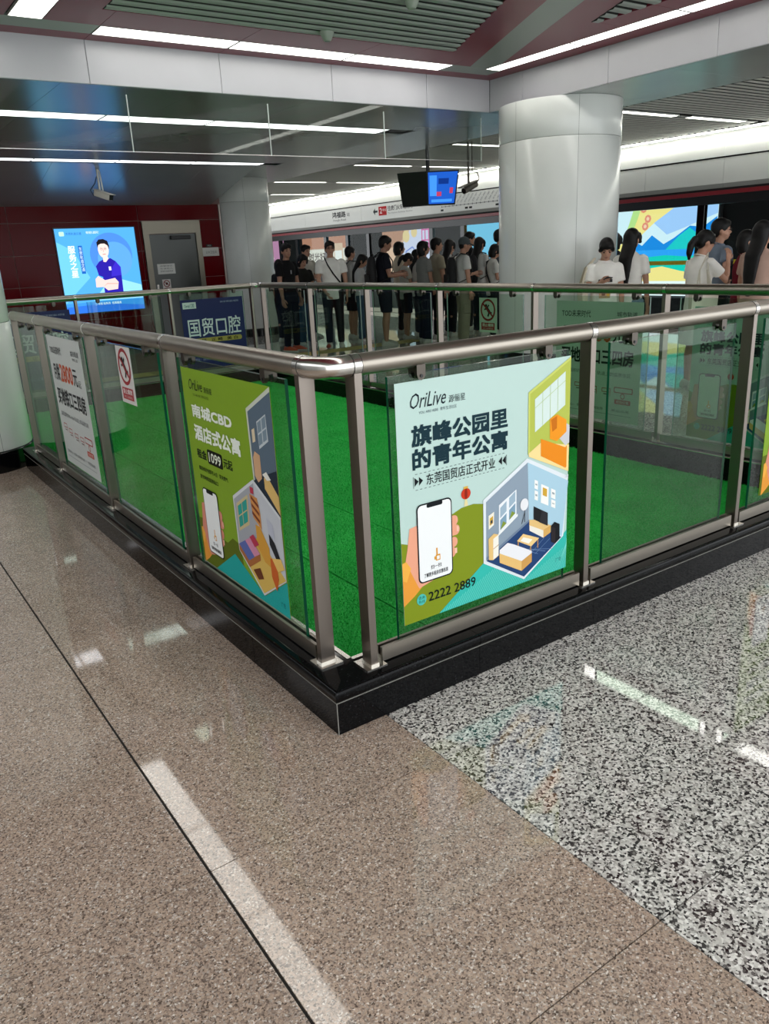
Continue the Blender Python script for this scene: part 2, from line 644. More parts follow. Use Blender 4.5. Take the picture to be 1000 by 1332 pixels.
# slats
def slat(x0, x1, y, z0, h, w, parent, m):
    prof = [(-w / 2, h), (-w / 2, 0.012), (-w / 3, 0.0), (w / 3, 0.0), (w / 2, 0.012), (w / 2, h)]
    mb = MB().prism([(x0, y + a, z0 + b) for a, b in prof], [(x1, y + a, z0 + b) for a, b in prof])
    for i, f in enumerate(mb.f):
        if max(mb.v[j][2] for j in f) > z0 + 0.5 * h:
            mb.m[i] = 1          # shade between slats put into the flank colour, lower lip pale
    mb.build('slat', [m, SLAT_SHADE], parent)


y = YS - 0.06
while y > -2.4:
    x1 = along(e1, y)[0]
    if x1 - XS > 0.1:
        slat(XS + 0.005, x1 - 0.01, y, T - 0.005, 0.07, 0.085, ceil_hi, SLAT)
    if y < e2[1] - 0.02:
        xa = along(e2, y)[0]
        if X2 - xa > 0.05:
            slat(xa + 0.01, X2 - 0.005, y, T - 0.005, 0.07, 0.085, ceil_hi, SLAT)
    y -= 0.15

# ---------------------------------------------------------------- beams (white fascias and soffits) around it
beam = thing('beam', 'white panelled beam dropping from the high ceiling with a grey soffit', 'beam', (XB, YA, S), kind='structure')
edges = [-2.6, -1.2, 0.01] + JA + [XB]
for a, b in zip(edges[:-1], edges[1:]):
    MB().bbox(a + 0.002, YA, S, b - 0.002, YA + 0.02, T + 0.015, 0.003).build('fascia_panel', WHITE_PANEL, beam)
edges = [YA] + [JR[k] - 0.1 for k in range(len(JR))]
for a, b in zip(edges[:-1], edges[1:]):
    MB().bbox(XB, b + 0.002, S, XB + 0.02, a - 0.002, T + 0.015, 0.003).build('fascia_panel', WHITE_PANEL, beam)
MB().box(-2.6, YA + 0.02, S + 0.03, XB + 0.02, YA + 0.3, T + 0.1).box(XB + 0.02, -3.6, S + 0.03, XB2 - 0.02, YA + 0.3, T + 0.1).build('core', DARK, beam)
for k in range(7):
    b = YA - 1.25 * k
    MB().box(XB + 0.02, b - 1.247, S, XB2, b, S + 0.012).build('soffit_panel', GREY_CEIL, beam)

# ---------------------------------------------------------------- low ceiling over the passage on the left
ceil_lo = MB().box(-4, YA + 0.06, S + 0.03, XB2, 17.0, S + 0.08).build('ceiling_passage', DARK)
tag(ceil_lo, 'low glossy grey panel ceiling over the passage behind the enclosure', 'ceiling', kind='structure')
XJ = [XB + 0.02 - 1.235 * k for k in range(9)]
LR = [(7.18, 7.52), (10.93, 11.21)]            # two rows of lamps
YSL = 11.36                                   # the ceiling slopes down behind this line
rows = [(YA + 0.022, LR[0][0]), (LR[0][1], LR[1][0]), (LR[1][1], YSL)]
for b, a in zip(XJ[:-1], XJ[1:]):
    for y0, y1 in rows:
        MB().box(a + 0.0015, y0, S, b - 0.0015, y1 - 0.002, S + 0.012).build('ceiling_panel', GREY_CEIL, ceil_lo)
zs = 2.587
for b, a in zip([5.62] + XJ[1:-1], XJ[1:]):
    base = [(a + 0.0015, YSL, S), (b - 0.0015, YSL, S), (b - 0.0015, YR, zs), (a + 0.0015, YR, zs)]
    MB().prism(base, [(p[0], p[1], p[2] + 0.012) for p in base]).build('sloped_panel', GREY_CEIL, ceil_lo)
MB().prism([(5.62, YSL, S), (5.62, YR, zs), (5.62, YR, S)], [(5.65, YSL, S), (5.65, YR, zs), (5.65, YR, S)]).build('cheek_panel', GREY_CEIL, ceil_lo)
for k in range(9):
    y0 = YA + 0.022 + 1.25 * k
    MB().box(XB + 0.022, y0, S, XB2, y0 + 1.247, S + 0.012).build('soffit_panel', GREY_CEIL, ceil_lo)
for b, a in ((XB + .02, 5.655),):
    MB().box(a, YSL + 0.002, S, b, 16.9, S + 0.012).build('soffit_panel', GREY_CEIL, ceil_lo)
MB().box(XB2 - 0.02, -3.6, S, XB2, 17.0, SP + 0.3).build('soffit_edge', GREY_CEIL, ceil_lo)

# ---------------------------------------------------------------- slatted platform ceiling
ceil_pl = MB().box(XB2, -3.6, SP + 0.075, 13.6, 29, SP + 0.2).build('ceiling_platform', mat('platform_void', '121312', 0.8))
tag(ceil_pl, 'ceiling of narrow pale slats over the platform edge', 'ceiling', kind='structure')
PLR = [5.42, 8.55, 11.45, 14.7, 18.0]
y = -1.5
while y < 28.5:
    if min(abs(y - p) for p in PLR) > 0.10:
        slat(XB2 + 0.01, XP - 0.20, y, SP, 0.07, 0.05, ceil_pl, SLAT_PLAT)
    y += 0.12

# ---------------------------------------------------------------- lamps
LAMP_U = lamp_mat('lamp_diffuser_high', 'fffdf6', LAMP_UPPER)
LAMP_L = lamp_mat('lamp_diffuser_low', 'fbfcff', LAMP_LOWER)
LAMP_P = lamp_mat('lamp_diffuser_platform', 'fffdf2', LAMP_PLATFORM)
HOUSING = mat('lamp_housing', 'b9bbb8', 0.4)


def lamp(cx, cy, z, lx, ly, m, label, group):
    """flat light panel set into a ceiling: housing above, rim and diffuser"""
    t = thing('ceiling_light', label, 'ceiling light', (cx, cy, z), group=group)
    hx, hy, r = lx / 2, ly / 2, 0.006
    MB().box(-hx, -hy, 0.004, hx, hy, 0.016).build('housing', HOUSING, t, world=False)
    rim = MB()
    for a in ((-hx, -hy, hx, -hy + r), (-hx, hy - r, hx, hy), (-hx, -hy + r, -hx + r, hy - r), (hx - r, -hy + r, hx, hy - r)):
        rim.box(a[0], a[1], -0.003, a[2], a[3], 0.005)
    rim.build('rim', HOUSING, t, world=False)
    MB().box(-hx + r, -hy + r, -0.001, hx - r, hy - r, 0.003).build('diffuser', m, t, world=False)
    return t


for k, (a, b) in enumerate(zip(JA[:-1], JA[1:])):
    lamp((a + b) / 2, (A0 + A1) / 2, T, b - a - 0.012, A1 - A0, LAMP_U, '%s long light panel from the left on the ceiling above the left beam' % ORD[k], 'light panels of the high ceiling')
for k, (a, b) in enumerate(zip(JR[:-1], JR[1:])):
    lab = '%s light panel counted from the big column in the row along the right beam' % ORD[k] if k < 3 else '%s light panel from the column in the right beam row, above the photo edge' % ORD[k]
    lamp((R0 + R1) / 2, (a + b) / 2, T, R1 - R0, a - b - 0.012, LAMP_U, lab, 'light panels of the high ceiling')
for k in range(6):
    y1 = A0 - 0.004 - 1.245 * k
    lab = 'wide light panel at the top left corner, pointing towards the viewer' if k == 0 else '%s light panel towards the viewer in the row above the brown floor' % ORD[k]
    lamp((L0 + L1) / 2, y1 - 0.6225, T, L1 - L0, 1.235, LAMP_U, lab, 'light panels of the high ceiling')
for r, (y0, y1) in enumerate(LR):
    xe = 5.52 if r == 0 else 5.60
    for k in range(7):
        b = xe - 1.232 * k
        a = b - 1.232
        if k < 7:
            lab = '%s narrow light panel from the right in the %s row of the low grey ceiling' % (ORD[k], ('nearer', 'farther')[r])
        else:
            lab = 'narrow light panel of the low grey ceiling, past the left edge of the photo'
        lamp((a + b) / 2, (y0 + y1) / 2, S, 1.22, y1 - y0 - 0.004, LAMP_L, lab, 'light panels of the low ceiling')
for r, yc in enumerate(PLR):
    for k in range(2):
        a = 7.75 + 1.62 * k
        lamp(a + 0.66, yc, SP, 1.33, 0.13, LAMP_P, '%s lamp of the %s row from the front on the slatted platform ceiling' % (('left', 'right')[k], ORD[r]), 'light panels of the platform ceiling')
        MB().box(a + 1.33, yc - 0.06, SP, a + 1.615, yc + 0.06, SP + 0.02).build('blanking_plate', BLACK, ceil_pl)

# ---------------------------------------------------------------- glass smoke curtain below the left beam
sc_y = YA + 0.035
curtain = thing('smoke_curtain', 'row of clear glass smoke curtain panes hanging below the left beam', 'smoke curtain', (2.9, sc_y, S - 0.53))
px = [-2.66 + 1.41 * k for k in range(7)]
px = [-1.24, 0.16, 1.566, 2.985, 4.40, 5.82]
for a, b in zip(px[:-1], px[1:]):
    g = MB().box(a + 0.004, sc_y - 0.004, S - 0.53, b - 0.004, sc_y + 0.004, S).build('pane', [GLASS_CLEAR], curtain)
    MB().box(a + 0.004, sc_y - 0.006, S - 0.534, b - 0.004, sc_y + 0.006, S - 0.528).build('edge_strip', STEEL_BRIGHT, g)
for a in px[1:]:
    MB().box(a - 0.004, sc_y - 0.006, S - 0.534, a + 0.004, sc_y + 0.006, S - 0.06).build('joint_strip', mat('pale_strip', 'c9cfcb', 0.3), curtain)

# ---------------------------------------------------------------- columns
def column(name, c, r, label, joints, skirt, nseg=6, rot=0.3):
    t = thing(name, label, 'column', (c[0], c[1], 0), kind='structure')
    MB().lathe([(r - 0.03, 0), (r - 0.03, S)], 48).build('core', mat('column_core_grey', '5e625f', 0.6), t, world=False, smooth=40)  # plain grey core seen through the cladding joints
    zz = [skirt] + joints + [S]
    for z0, z1 in zip(zz[:-1], zz[1:]):
        for k in range(nseg):
            a0 = rot + 2 * math.pi * k / nseg + 0.0015 / r
            a1 = rot + 2 * math.pi * (k + 1) / nseg - 0.0015 / r
            pr = [(r - 0.028, z0 + 0.002), (r - 0.002, z0 + 0.002), (r, z0 + 0.005), (r, z1 - 0.005), (r - 0.002, z1 - 0.002), (r - 0.028, z1 - 0.002)]
            MB().lathe(pr, 16, a0=a0, a1=a1).build('cladding_panel', COLUMN_WHITE, t, world=False, smooth=50)
    MB().lathe([(r - 0.02, 0), (r + 0.008, 0), (r + 0.008, skirt - 0.01), (r - 0.004, skirt), (r - 0.02, skirt)], 64).build('skirting', BLACK_GLOSS, t, world=False, smooth=50)
    return t


_v = math.atan2(COL1[1] - CAM[1], COL1[0] - CAM[0])
_s = math.radians(-43)
_a = math.atan2(-math.sin(_v) * math.cos(_s) - math.cos(_v) * math.sin(_s), -math.cos(_v) * math.cos(_s) + math.sin(_v) * math.sin(_s))
column('column', COL1, R1C, 'thick round white clad column in the middle behind the far railing', [2.66], 0.30, rot=_a)
column('column', COL2, R2C, 'round white column at the end of the red wall, behind the waiting person in black', [2.62], 0.16, rot=0.2)
column('column', COL3, R3C, 'white round column cut off by the left edge, where the left railing ends', [1.16], 0.17, rot=0.9)

# ---------------------------------------------------------------- red wall with door
wall = MB().box(-5.4, YR + 0.02, 0, 5.86, YR + 0.2, S + 0.1).build('wall_back', mat('red_wall_joint', '8a6a66', 0.5))
tag(wall, 'dark red glass panelled wall at the back left with pale joints', 'wall', kind='structure')
zr = [0.0, 0.10] + [ony(10, p, YR)[2] for p in (376, 334, 291)] + [2.59]
zr = [0.0, 0.10, 0.60, zr[2], zr[3], zr[4], 2.60]
xa = ony(9, 285, YR)[0]
xd = ony(178, 275, YR)[0]
DX0, DX1, DZ = ony(183, 290, YR)[0], ony(258, 290, YR)[0], ony(190, 288, YR)[2]
xr = ony(283, 268, YR)[0]
BX0, BX1 = ony(69, 297, YR)[0], ony(173, 295, YR)[0]
BZ0, BZ1 = ony(187, 401, YR)[2], ony(172, 295.5, YR)[2]
cols = [(-4.4, -2.3), (-2.3, -0.2), (-0.2, xa), (xa, xd), (xd, xr)]


def rpanel(x0, x1, z0, z1):
    if x1 - x0 < 0.02 or z1 - z0 < 0.02:
        return
    MB().bbox(x0 + 0.006, YR, z0 + 0.006, x1 - 0.006, YR + 0.019, z1 - 0.006, 0.002).build('panel', RED_WALL, wall)


for x0, x1 in cols:
    for z0, z1 in zip(zr[:-1], zr[1:]):
        if z0 == 0.0:
            MB().box(x0, YR - 0.004, 0, min(x1, DX0) if x0 >= xd - .01 else x1, YR + 0.019, 0.10).build('skirting', BLACK_GLOSS, wall)
            continue
        if x0 >= xd - 0.01:                      # the bay with the door
            if z0 > DZ - 0.02:
                rpanel(x0, x1, z0, z1)
            else:
                rpanel(x0, DX0, z0, z1)
                rpanel(DX1, x1, z0, z1)
        else:
            rpanel(x0, x1, z0, z1)
# stainless door
door = thing('door_1', 'brushed stainless steel service door in the red wall with two notices on it', 'door', ((DX0 + DX1) / 2, YR, 0), kind='structure')
fr = MB()
hz = DZ
lz = ony(215, 304, YR)[2]
fr.box(DX0, YR - 0.05, 0, DX0 + 0.11, YR + 0.02, hz).box(DX1 - 0.10, YR - 0.05, 0, DX1, YR + 0.02, hz).box(DX0 + 0.11, YR - 0.05, lz, DX1 - 0.10, YR + 0.02, hz)
fr.build('frame', mat('frame_steel', '8f897c', 0.35, 0.8), door)
MB().box(DX0 + 0.115, YR - 0.012, 0.01, DX1 - 0.105, YR + 0.02, lz - 0.01).build('leaf', STEEL_DOOR, door)
MB().bbox(DX1 - 0.62, YR - 0.075, lz - 0.11, DX1 - 0.22, YR - 0.014, lz - 0.04, 0.006).build('door_closer', BLACK, door)
hd = MB().box(DX0 + 0.15, YR - 0.016, 0.95, DX0 + 0.19, YR - 0.010, 1.15)
hd.tube([(DX0 + 0.17, YR - 0.014, 1.06), (DX0 + 0.17, YR - 0.06, 1.06), (DX0 + 0.29, YR - 0.06, 1.06)], 0.010)
hd.build('handle', STEEL_BRIGHT, door, smooth=40)
# corner bead at the right end of the red wall
MB().tube([(xr + 0.02, YR - 0.005, 0), (xr + 0.02, YR - 0.005, zs)], 0.022, 10).build('trim_1', SILVER, smooth=40)
tag(bpy.data.objects['trim_1'], 'silver corner bead at the right end of the red wall', 'trim', kind='structure')

# ---------------------------------------------------------------- platform screen doors
psd = thing('wall_platform', 'platform screen door front with white header panels, red stripe and dark framed glass doors', 'platform screen', (XP, 9, 0), kind='structure')
zc1, zc0 = 3.10, 2.73
ph = [-3.0 + 1.51 * k for k in range(22)]
PSD_WHITE = mat('screen_header_white', 'dcdedb', 0.35)
PSD_GREY = mat('screen_header_grey', '9a9c99', 0.4)
for a, b in zip(ph[:-1], ph[1:]):
    prof = [(XP - 0.02, zc0 + 0.01), (XP - 0.012, zc0 + 0.10), (XP + 0.015, zc0 + 0.22), (XP + 0.06, zc0 + 0.32), (XP + 0.10, zc1 + 0.03), (XP + 0.118, zc1 + 0.03), (XP + 0.08, zc0 + 0.3), (XP + 0.02, zc0 + 0.1), (XP + 0.01, zc0 + 0.01)]
    MB().prism([(x, a + 0.002, z) for x, z in prof], [(x, b - 0.002, z) for x, z in prof]).build('cove_panel', PSD_WHITE, psd, smooth=25)
    MB().bbox(XP - 0.01, a + 0.002, 2.335, XP + 0.03, b - 0.002, zc0 - 0.012, 0.003).build('header_panel', PSD_WHITE, psd)
    prof = [(XP - 0.01, 2.333), (XP + 0.06, 2.235), (XP + 0.10, 2.235), (XP + 0.03, 2.333)]
    MB().prism([(x, a + 0.002, z) for x, z in prof], [(x, b - 0.002, z) for x, z in prof]).build('lower_panel', PSD_GREY, psd)
MB().box(XP + 0.12, ph[0], 2.1, XP + 0.3, ph[-1], SP + 0.13).box(XP + 0.035, ph[0], 2.2, XP + 0.12, ph[-1], 2.72).build('header_core', DARK, psd)
MB().bbox(XP + 0.02, ph[0], 2.17, XP + 0.10, ph[-1], 2.235, 0.004).build('red_stripe', RED_TRIM, psd)
MB().box(XP + 0.05, ph[0], 2.03, XP + 0.16, ph[-1], 2.17).build('transom', BLACK, psd)
MB().box(XP + 0.05, ph[0], 0.0, XP + 0.16, ph[-1], 0.11).build('sill', STEEL_POST, psd)
LED = lamp_mat('cove_led', 'fffff4', 17.0)
led = thing('cove_light', 'thin bright cove light line running along the top of the platform screen front', 'cove light', (XP - 0.3, 9, zc1))
for k in range(10):
    MB().box(XP - 0.13, ph[0] + 3.2 * k, zc1 + 0.0, XP - 0.095, ph[0] + 3.2 * k + 3.19, zc1 + 0.015).build('diffuser', LED, led)
MB().box(XP - 0.14, ph[0], zc1 + 0.0152, XP - 0.085, ph[0] + 31.9, zc1 + 0.03).build('channel', HOUSING, led)
# mullions read off the photograph, on the plane of the doors
ym = sorted({round(onx(p, y, XP + 0.1)[1], 2) for p, y in ((366, 330), (388, 330), (425, 325), (453, 320), (480, 318), (562, 312), (603, 308), (912, 290), (690, 300), (752, 295))} | {3.1, 1.6, 0.0, -2.0, 24.0, 26.0, 28.5})
for q in ym:
    MB().bbox(XP + 0.06, q - 0.07, 0.11, XP + 0.15, q + 0.07, 2.03, 0.004).build('mullion', BLACK_GLOSS, psd)
for a, b in zip(ym[:-1], ym[1:]):
    if b - a > 0.2:
        g = MB().box(XP + 0.095, a + 0.072, 0.112, XP + 0.107, b - 0.072, 2.028).build('door_pane', GLASS_DARK, psd)
        if b < 14:
            MB().box(XP + 0.092, a + 0.075, 1.08, XP + 0.0945, b - 0.075, 1.15).build('warning_band', mat('yellow_band', 'b8a51c', 0.5), g)
# the track side: dark trough and far wall
trough = MB().box(XP + 0.3, -4, -1.3, 14.2, 29, -1.2).box(14.1, -4, -1.3, 14.2, 29, 4.0).build('wall_track', mat('tunnel_grey', '1a1c1d', 0.8))
tag(trough, 'dark tunnel wall beyond the platform doors', 'wall', kind='structure')

# ================================================================== KERB, TURF, BALUSTRADE
class Run:
    """one side of the ring: s along it, d inwards from the outer face"""

    def __init__(self, o, a, n, length):
        self.o, self.a, self.n, self.len = np.array(o, float), np.array(a, float), np.array(n, float), length

    def p(self, s, d, z):
        q = self.o + self.a * s + self.n * d
        return (q[0], q[1], z)

    def prism(self, mb, prof, s0, s1, m0=0, m1=0, m=0):
        return mb.prism([self.p(s0 + m0 * d, d, z) for d, z in prof], [self.p(s1 - m1 * d, d, z) for d, z in prof], m)

    def box(self, mb, s0, s1, d0, d1, z0, z1, m=0):
        return self.prism(mb, [(d0, z0), (d1, z0), (d1, z1), (d0, z1)], s0, s1, m=m)


NR = Run((0, 0), (1, 0), (0, 1), KX)
NL = Run((0, 0), (0, 1), (1, 0), KY)
FR = Run((KX, 0), (0, 1), (-1, 0), KY)
FL = Run((0, KY), (1, 0), (0, -1), KX)

kerb = thing('kerb', 'black polished granite kerb framing the green turf', 'kerb', (KX / 2, KY / 2, 0))
cop = [(0.165, 0.122), (0.165, 0.166), (0.010, 0.166), (0.001, 0.1645), (-0.004, 0.160), (-0.006, 0.153), (-0.006, 0.135), (-0.003, 0.126), (0.004, 0.122)]
face = [(0.0, 0.0), (0.018, 0.0), (0.018, 0.1195), (0.0, 0.1195)]
inner = [(0.147, 0.0), (0.165, 0.0), (0.165, 0.121), (0.147, 0.121)]


def kerb_run(run, joints, mit0=True, mit1=True):
    for k, (a, b) in enumerate(zip(joints[:-1], joints[1:])):
        m0 = 1 if (k == 0 and mit0) else 0
        m1 = 1 if (k == len(joints) - 2 and mit1) else 0
        g0, g1 = (0.0 if m0 else 0.001), (0.0 if m1 else 0.001)
        run.prism(MB(), cop, a + g0, b - g1, m0, m1).build('coping_slab', G_BLACK, kerb, smooth=35)
        run.prism(MB(), face, a + g0, b - g1, m0, m1).build('face_slab', G_BLACK, kerb)
        run.prism(MB(), inner, a + g0, b - g1, m0, m1).build('inner_slab', G_BLACK, kerb)
    a, b = joints[0], joints[-1]
    run.prism(MB(), [(0.010, 0.0), (0.155, 0.0), (0.155, 0.123), (0.010, 0.123)], a, b, 1 if mit0 else 0, 1 if mit1 else 0).build('mortar_core', mat('mortar', '3a3936', 0.8), kerb)
    run.prism(MB(), [(-0.0010, 0.1195), (0.004, 0.1195), (0.004, 0.1218), (-0.0010, 0.1218)], a, b, 1 if mit0 else 0, 1 if mit1 else 0).build('sealant_line', SEALANT, kerb)


jr = [0.0, 0.635, 1.275, 1.93, 2.58, 3.08, KX]
kerb_run(NR, jr)
kerb_run(FR, [0.0] + [0.64 * k for k in range(1, 12)] + [KY])
kerb_run(NL, [0.0] + [0.64 * k for k in range(1, 7)] + [4.48, 4.86], mit1=False)
kerb_run(NL, [5.63, 6.3, 7.0, KY], mit0=False)
kerb_run(FL, jr)
MB().box(-0.0012, -0.0012, 0.0, 0.0012, 0.0012, 0.119).build('sealant_line', SEALANT, kerb)
# stainless edging along the inner edge of the coping
for run, s0, s1 in ((NR, .165, KX - .165), (NL, .165, 4.86), (FR, .165, KY - .165), (FL, .165, KX - .165)):
    run.box(MB(), s0, s1, 0.150, 0.168, 0.164, 0.1685).build('edging', STEEL_BRIGHT, kerb)

turf = thing('turf', 'bright green artificial turf covering the floor inside the railing', 'artificial turf', (KX / 2, KY / 2, 0))
seams = [0.166, 0.715, 1.31, 2.35, KX - 0.166]
for a, b in zip(seams[:-1], seams[1:]):
    MB().box(a + 0.006, 0.167, 0.0, b - 0.006, KY - 0.167, 0.012).build('turf_roll', TURF, turf)
MB().box(0.166, 0.167, -0.002, KX - 0.166, KY - 0.167, 0.003).build('backing', mat('turf_backing', '062c10', 0.9), turf)
nb = 260000
bx = rng.uniform(0.172, KX - 0.172, nb)
by = 0.172 + (KY - 0.344) * rng.beta(1.0, 1.35, nb)
keep = np.min(np.abs(bx[:, None] - np.array(seams[1:-1])[None, :]), axis=1) > 0.009
bx, by = bx[keep], by[keep]
nb = len(bx)
an = rng.uniform(0, 2 * math.pi, nb)
hh = rng.uniform(0.006, 0.017, nb)
le = rng.normal(0, 0.006, (nb, 2))
w = 0.0022
V = np.zeros((nb, 3, 3))
V[:, 0] = np.stack([bx - w * np.cos(an), by - w * np.sin(an), np.full(nb, 0.011)], 1)
V[:, 1] = np.stack([bx + w * np.cos(an), by + w * np.sin(an), np.full(nb, 0.011)], 1)
V[:, 2] = np.stack([bx + le[:, 0], by + le[:, 1], 0.011 + hh], 1)
V[:, :, 0] -= KX / 2
V[:, :, 1] -= KY / 2
me = bpy.data.meshes.new('turf_pile')
me.vertices.add(nb * 3)
me.vertices.foreach_set('co', V.reshape(-1))
me.loops.add(nb * 3)
me.loops.foreach_set('vertex_index', np.arange(nb * 3, dtype=np.int32))
me.polygons.add(nb)
me.polygons.foreach_set('loop_start', np.arange(0, nb * 3, 3, dtype=np.int32))
me.update(calc_edges=True)
me.materials.append(TURF)
tag(link('grass_pile', me, turf), kind='stuff')

# ---------------------------------------------------------------- balustrade
OFF = 0.0825
RZ, RR = 1.218, 0.035
bal = thing('balustrade', 'brushed steel handrail and glass panel railing on the black kerb around the turf', 'railing', (KX / 2, KY / 2, KH))
PS_R = [0.196, 1.283, 2.388, KX - 0.196]
PS_L = [0.195, 1.41, 2.64, 3.86, 4.66]
PS_F = [0.195, 1.41, 2.64, 3.855, 5.06, 6.25, KY - 0.195]


def post(run, s):
    mb = MB()
    run.box(mb, s - 0.014, s + 0.014, OFF - 0.0275, OFF + 0.0275, KH + 0.006, RZ - 0.02)
    p = mb.build('post', STEEL_POST, bal)
    b = MB()
    run.box(b, s - 0.042, s + 0.042, OFF - 0.045, OFF + 0.045, KH, KH + 0.006)
    run.box(b, s - 0.017, s + 0.017, OFF - 0.031, OFF + 0.031, KH + 0.006, KH + 0.014)
    b.build('base_plate', STEEL_BRIGHT, p)
    c = MB().tube([run.p(s - 0.014, OFF, RZ), run.p(s + 0.014, OFF, RZ)], RR + 0.0012, 28)
    c.build('collar', STEEL_BRIGHT, p, smooth=40)
    g = MB()
    for e in (-0.0165, 0.0135):
        g.tube([run.p(s + e, OFF, RZ), run.p(s + e + 0.003, OFF, RZ)], RR + 0.0004, 28)
    g.build('joint_ring', RUBBER, p, smooth=40)


def rail(run, s0, s1):
    MB().tube([run.p(s0, OFF, RZ), run.p(s1, OFF, RZ)], RR, 28).build('handrail', STEEL, bal, smooth=40)


def pane(run, s0, s1):
    mb = MB()
    run.box(mb, s0, s1, OFF - 0.006, OFF + 0.006, 0.205, 1.165)
    for i in range(len(mb.m)):
        mb.m[i] = 1
    # the two large faces are clear, the rims dark green
    for i, f in enumerate(mb.f):
        pts = np.array([mb.v[j] for j in f])
        n = np.cross(pts[1] - pts[0], pts[2] - pts[0])
        n /= np.linalg.norm(n)
        if abs(n @ np.array([run.n[0], run.n[1], 0])) > 0.9:
            mb.m[i] = 0
    g = mb.build('glass_pane', [GLASS, GLASS_EDGE], bal)
    ch = MB()
    run.box(ch, s0 - 0.085, s1 + 0.085, OFF - 0.019, OFF - 0.007, 0.172, 0.225)
    run.box(ch, s0 - 0.085, s1 + 0.085, OFF + 0.007, OFF + 0.019, 0.172, 0.225)
    run.box(ch, s0 - 0.085, s1 + 0.085, OFF - 0.007, OFF + 0.007, 0.172, 0.19)
    ch.build('bottom_channel', STEEL, bal)
    for s in (s0 + 0.125, s1 - 0.125):
        b = MB()
        pr = [(-0.018, 0.062), (0.018, 0.062), (0.018, 0.020), (0.013, 0.007), (0.0, 0.0), (-0.013, 0.007), (-0.018, 0.020)]
        for d0, d1 in ((-0.024, -0.008), (0.008, 0.024)):
            b.prism([run.p(s + a, OFF + d0, 1.141 + z) for a, z in pr], [run.p(s + a, OFF + d1, 1.141 + z) for a, z in pr])
        run.box(b, s - 0.018, s + 0.018, OFF - 0.008, OFF + 0.008, 1.172, 1.203)
        br = b.build('glass_clamp', STEEL_CLAMP, bal)
        q = MB().tube([run.p(s, OFF - 0.027, 1.156), run.p(s, OFF + 0.027, 1.156)], 0.006, 10)
        q.build('bolt', BLACK, br, smooth=40)


def side(run, ps, rails=True):
    for s in ps:
        post(run, s)
    for a, b in zip(ps[:-1], ps[1:]):
        rail(run, a + 0.0155, b - 0.0155)
        pane(run, a + 0.125, b - 0.115)


side(NR, PS_R)
side(NL, PS_L)
side(FR, PS_F)
side(FL, PS_R)
for s in (6.25, KY - 0.195):
    post(NL, s)
rail(NL, 5.75, 6.235)
rail(NL, 6.2655, KY - 0.21)
pane(NL, 6.375, KY - 0.31)
MB().tube([NL.p(4.674, OFF, RZ), NL.p(4.70, OFF, RZ), NL.p(4.715, OFF, RZ), NL.p(4.722, OFF, RZ)], [RR, RR, RR * 0.8, RR * 0.3], 28).build('end_cap', STEEL, bal, smooth=60)


def elbow(c, a0, rad=0.075, e0=0.112, e1=0.112):
    """quarter bend between two sides; c the crossing of the rail axes, a0 direction (2 unit vectors along the sides)"""
    (ux, uy), (vx, vy) = a0
    pts = [(c[0] + ux * e0, c[1] + uy * e0, RZ)]
    for k in range(0, 13):
        t = math.pi / 2 * k / 12
        # arc centre at c + rad*(u+v)
        x = c[0] + rad * (ux + vx) - rad * (math.sin(t) * ux + math.cos(t) * vx)
        yy = c[1] + rad * (uy + vy) - rad * (math.sin(t) * uy + math.cos(t) * vy)
        pts.append((x, yy, RZ))
    pts.append((c[0] + vx * e1, c[1] + vy * e1, RZ))
    return MB().tube(pts, RR, 28, up=(0, 0, 1)).build('rail_elbow', STEEL_BRIGHT, bal, smooth=40)


e = PS_R[0] - OFF - 0.0155
elbow((OFF, OFF), ((1, 0), (0, 1)), e0=e, e1=e)
elbow((KX - OFF, OFF), ((-1, 0), (0, 1)), e0=e, e1=e)
elbow((KX - OFF, KY - OFF), ((-1, 0), (0, -1)), e0=e, e1=e)
elbow((OFF, KY - OFF), ((1, 0), (0, -1)), e0=e, e1=e)

# ================================================================== PRINTED THINGS
_txt = {}


def text_shape(s, slant=0.0, vertical=False):
    """filled lettering as flat triangles, scaled to the unit square"""
    key = (s, slant, vertical)
    if key in _txt:
        return _txt[key]
    cu = bpy.data.curves.new('lettering', 'FONT')
    cu.body = '\n'.join(s) if vertical else s
    cu.size = 1.0
    cu.resolution_u = 2
    cu.shear = slant
    cu.fill_mode = 'FRONT'
    if vertical:
        cu.space_line = 1.0
        cu.align_x = 'CENTER'
    ob = bpy.data.objects.new('lettering', cu)
    me = ob.to_mesh()
    n = len(me.vertices)
    co = np.empty(n * 3)
    me.vertices.foreach_get('co', co)
    co = co.reshape(-1, 3)[:, :2]
    fs = [tuple(p.vertices) for p in me.polygons]
    ob.to_mesh_clear()
    bpy.data.objects.remove(ob)
    bpy.data.curves.remove(cu)
    lo, hi = co.min(0), co.max(0)
    co = (co - lo) / np.maximum(hi - lo, 1e-6)
    _txt[key] = (co, fs, (hi - lo)[0] / max((hi - lo)[1], 1e-6))
    return _txt[key]


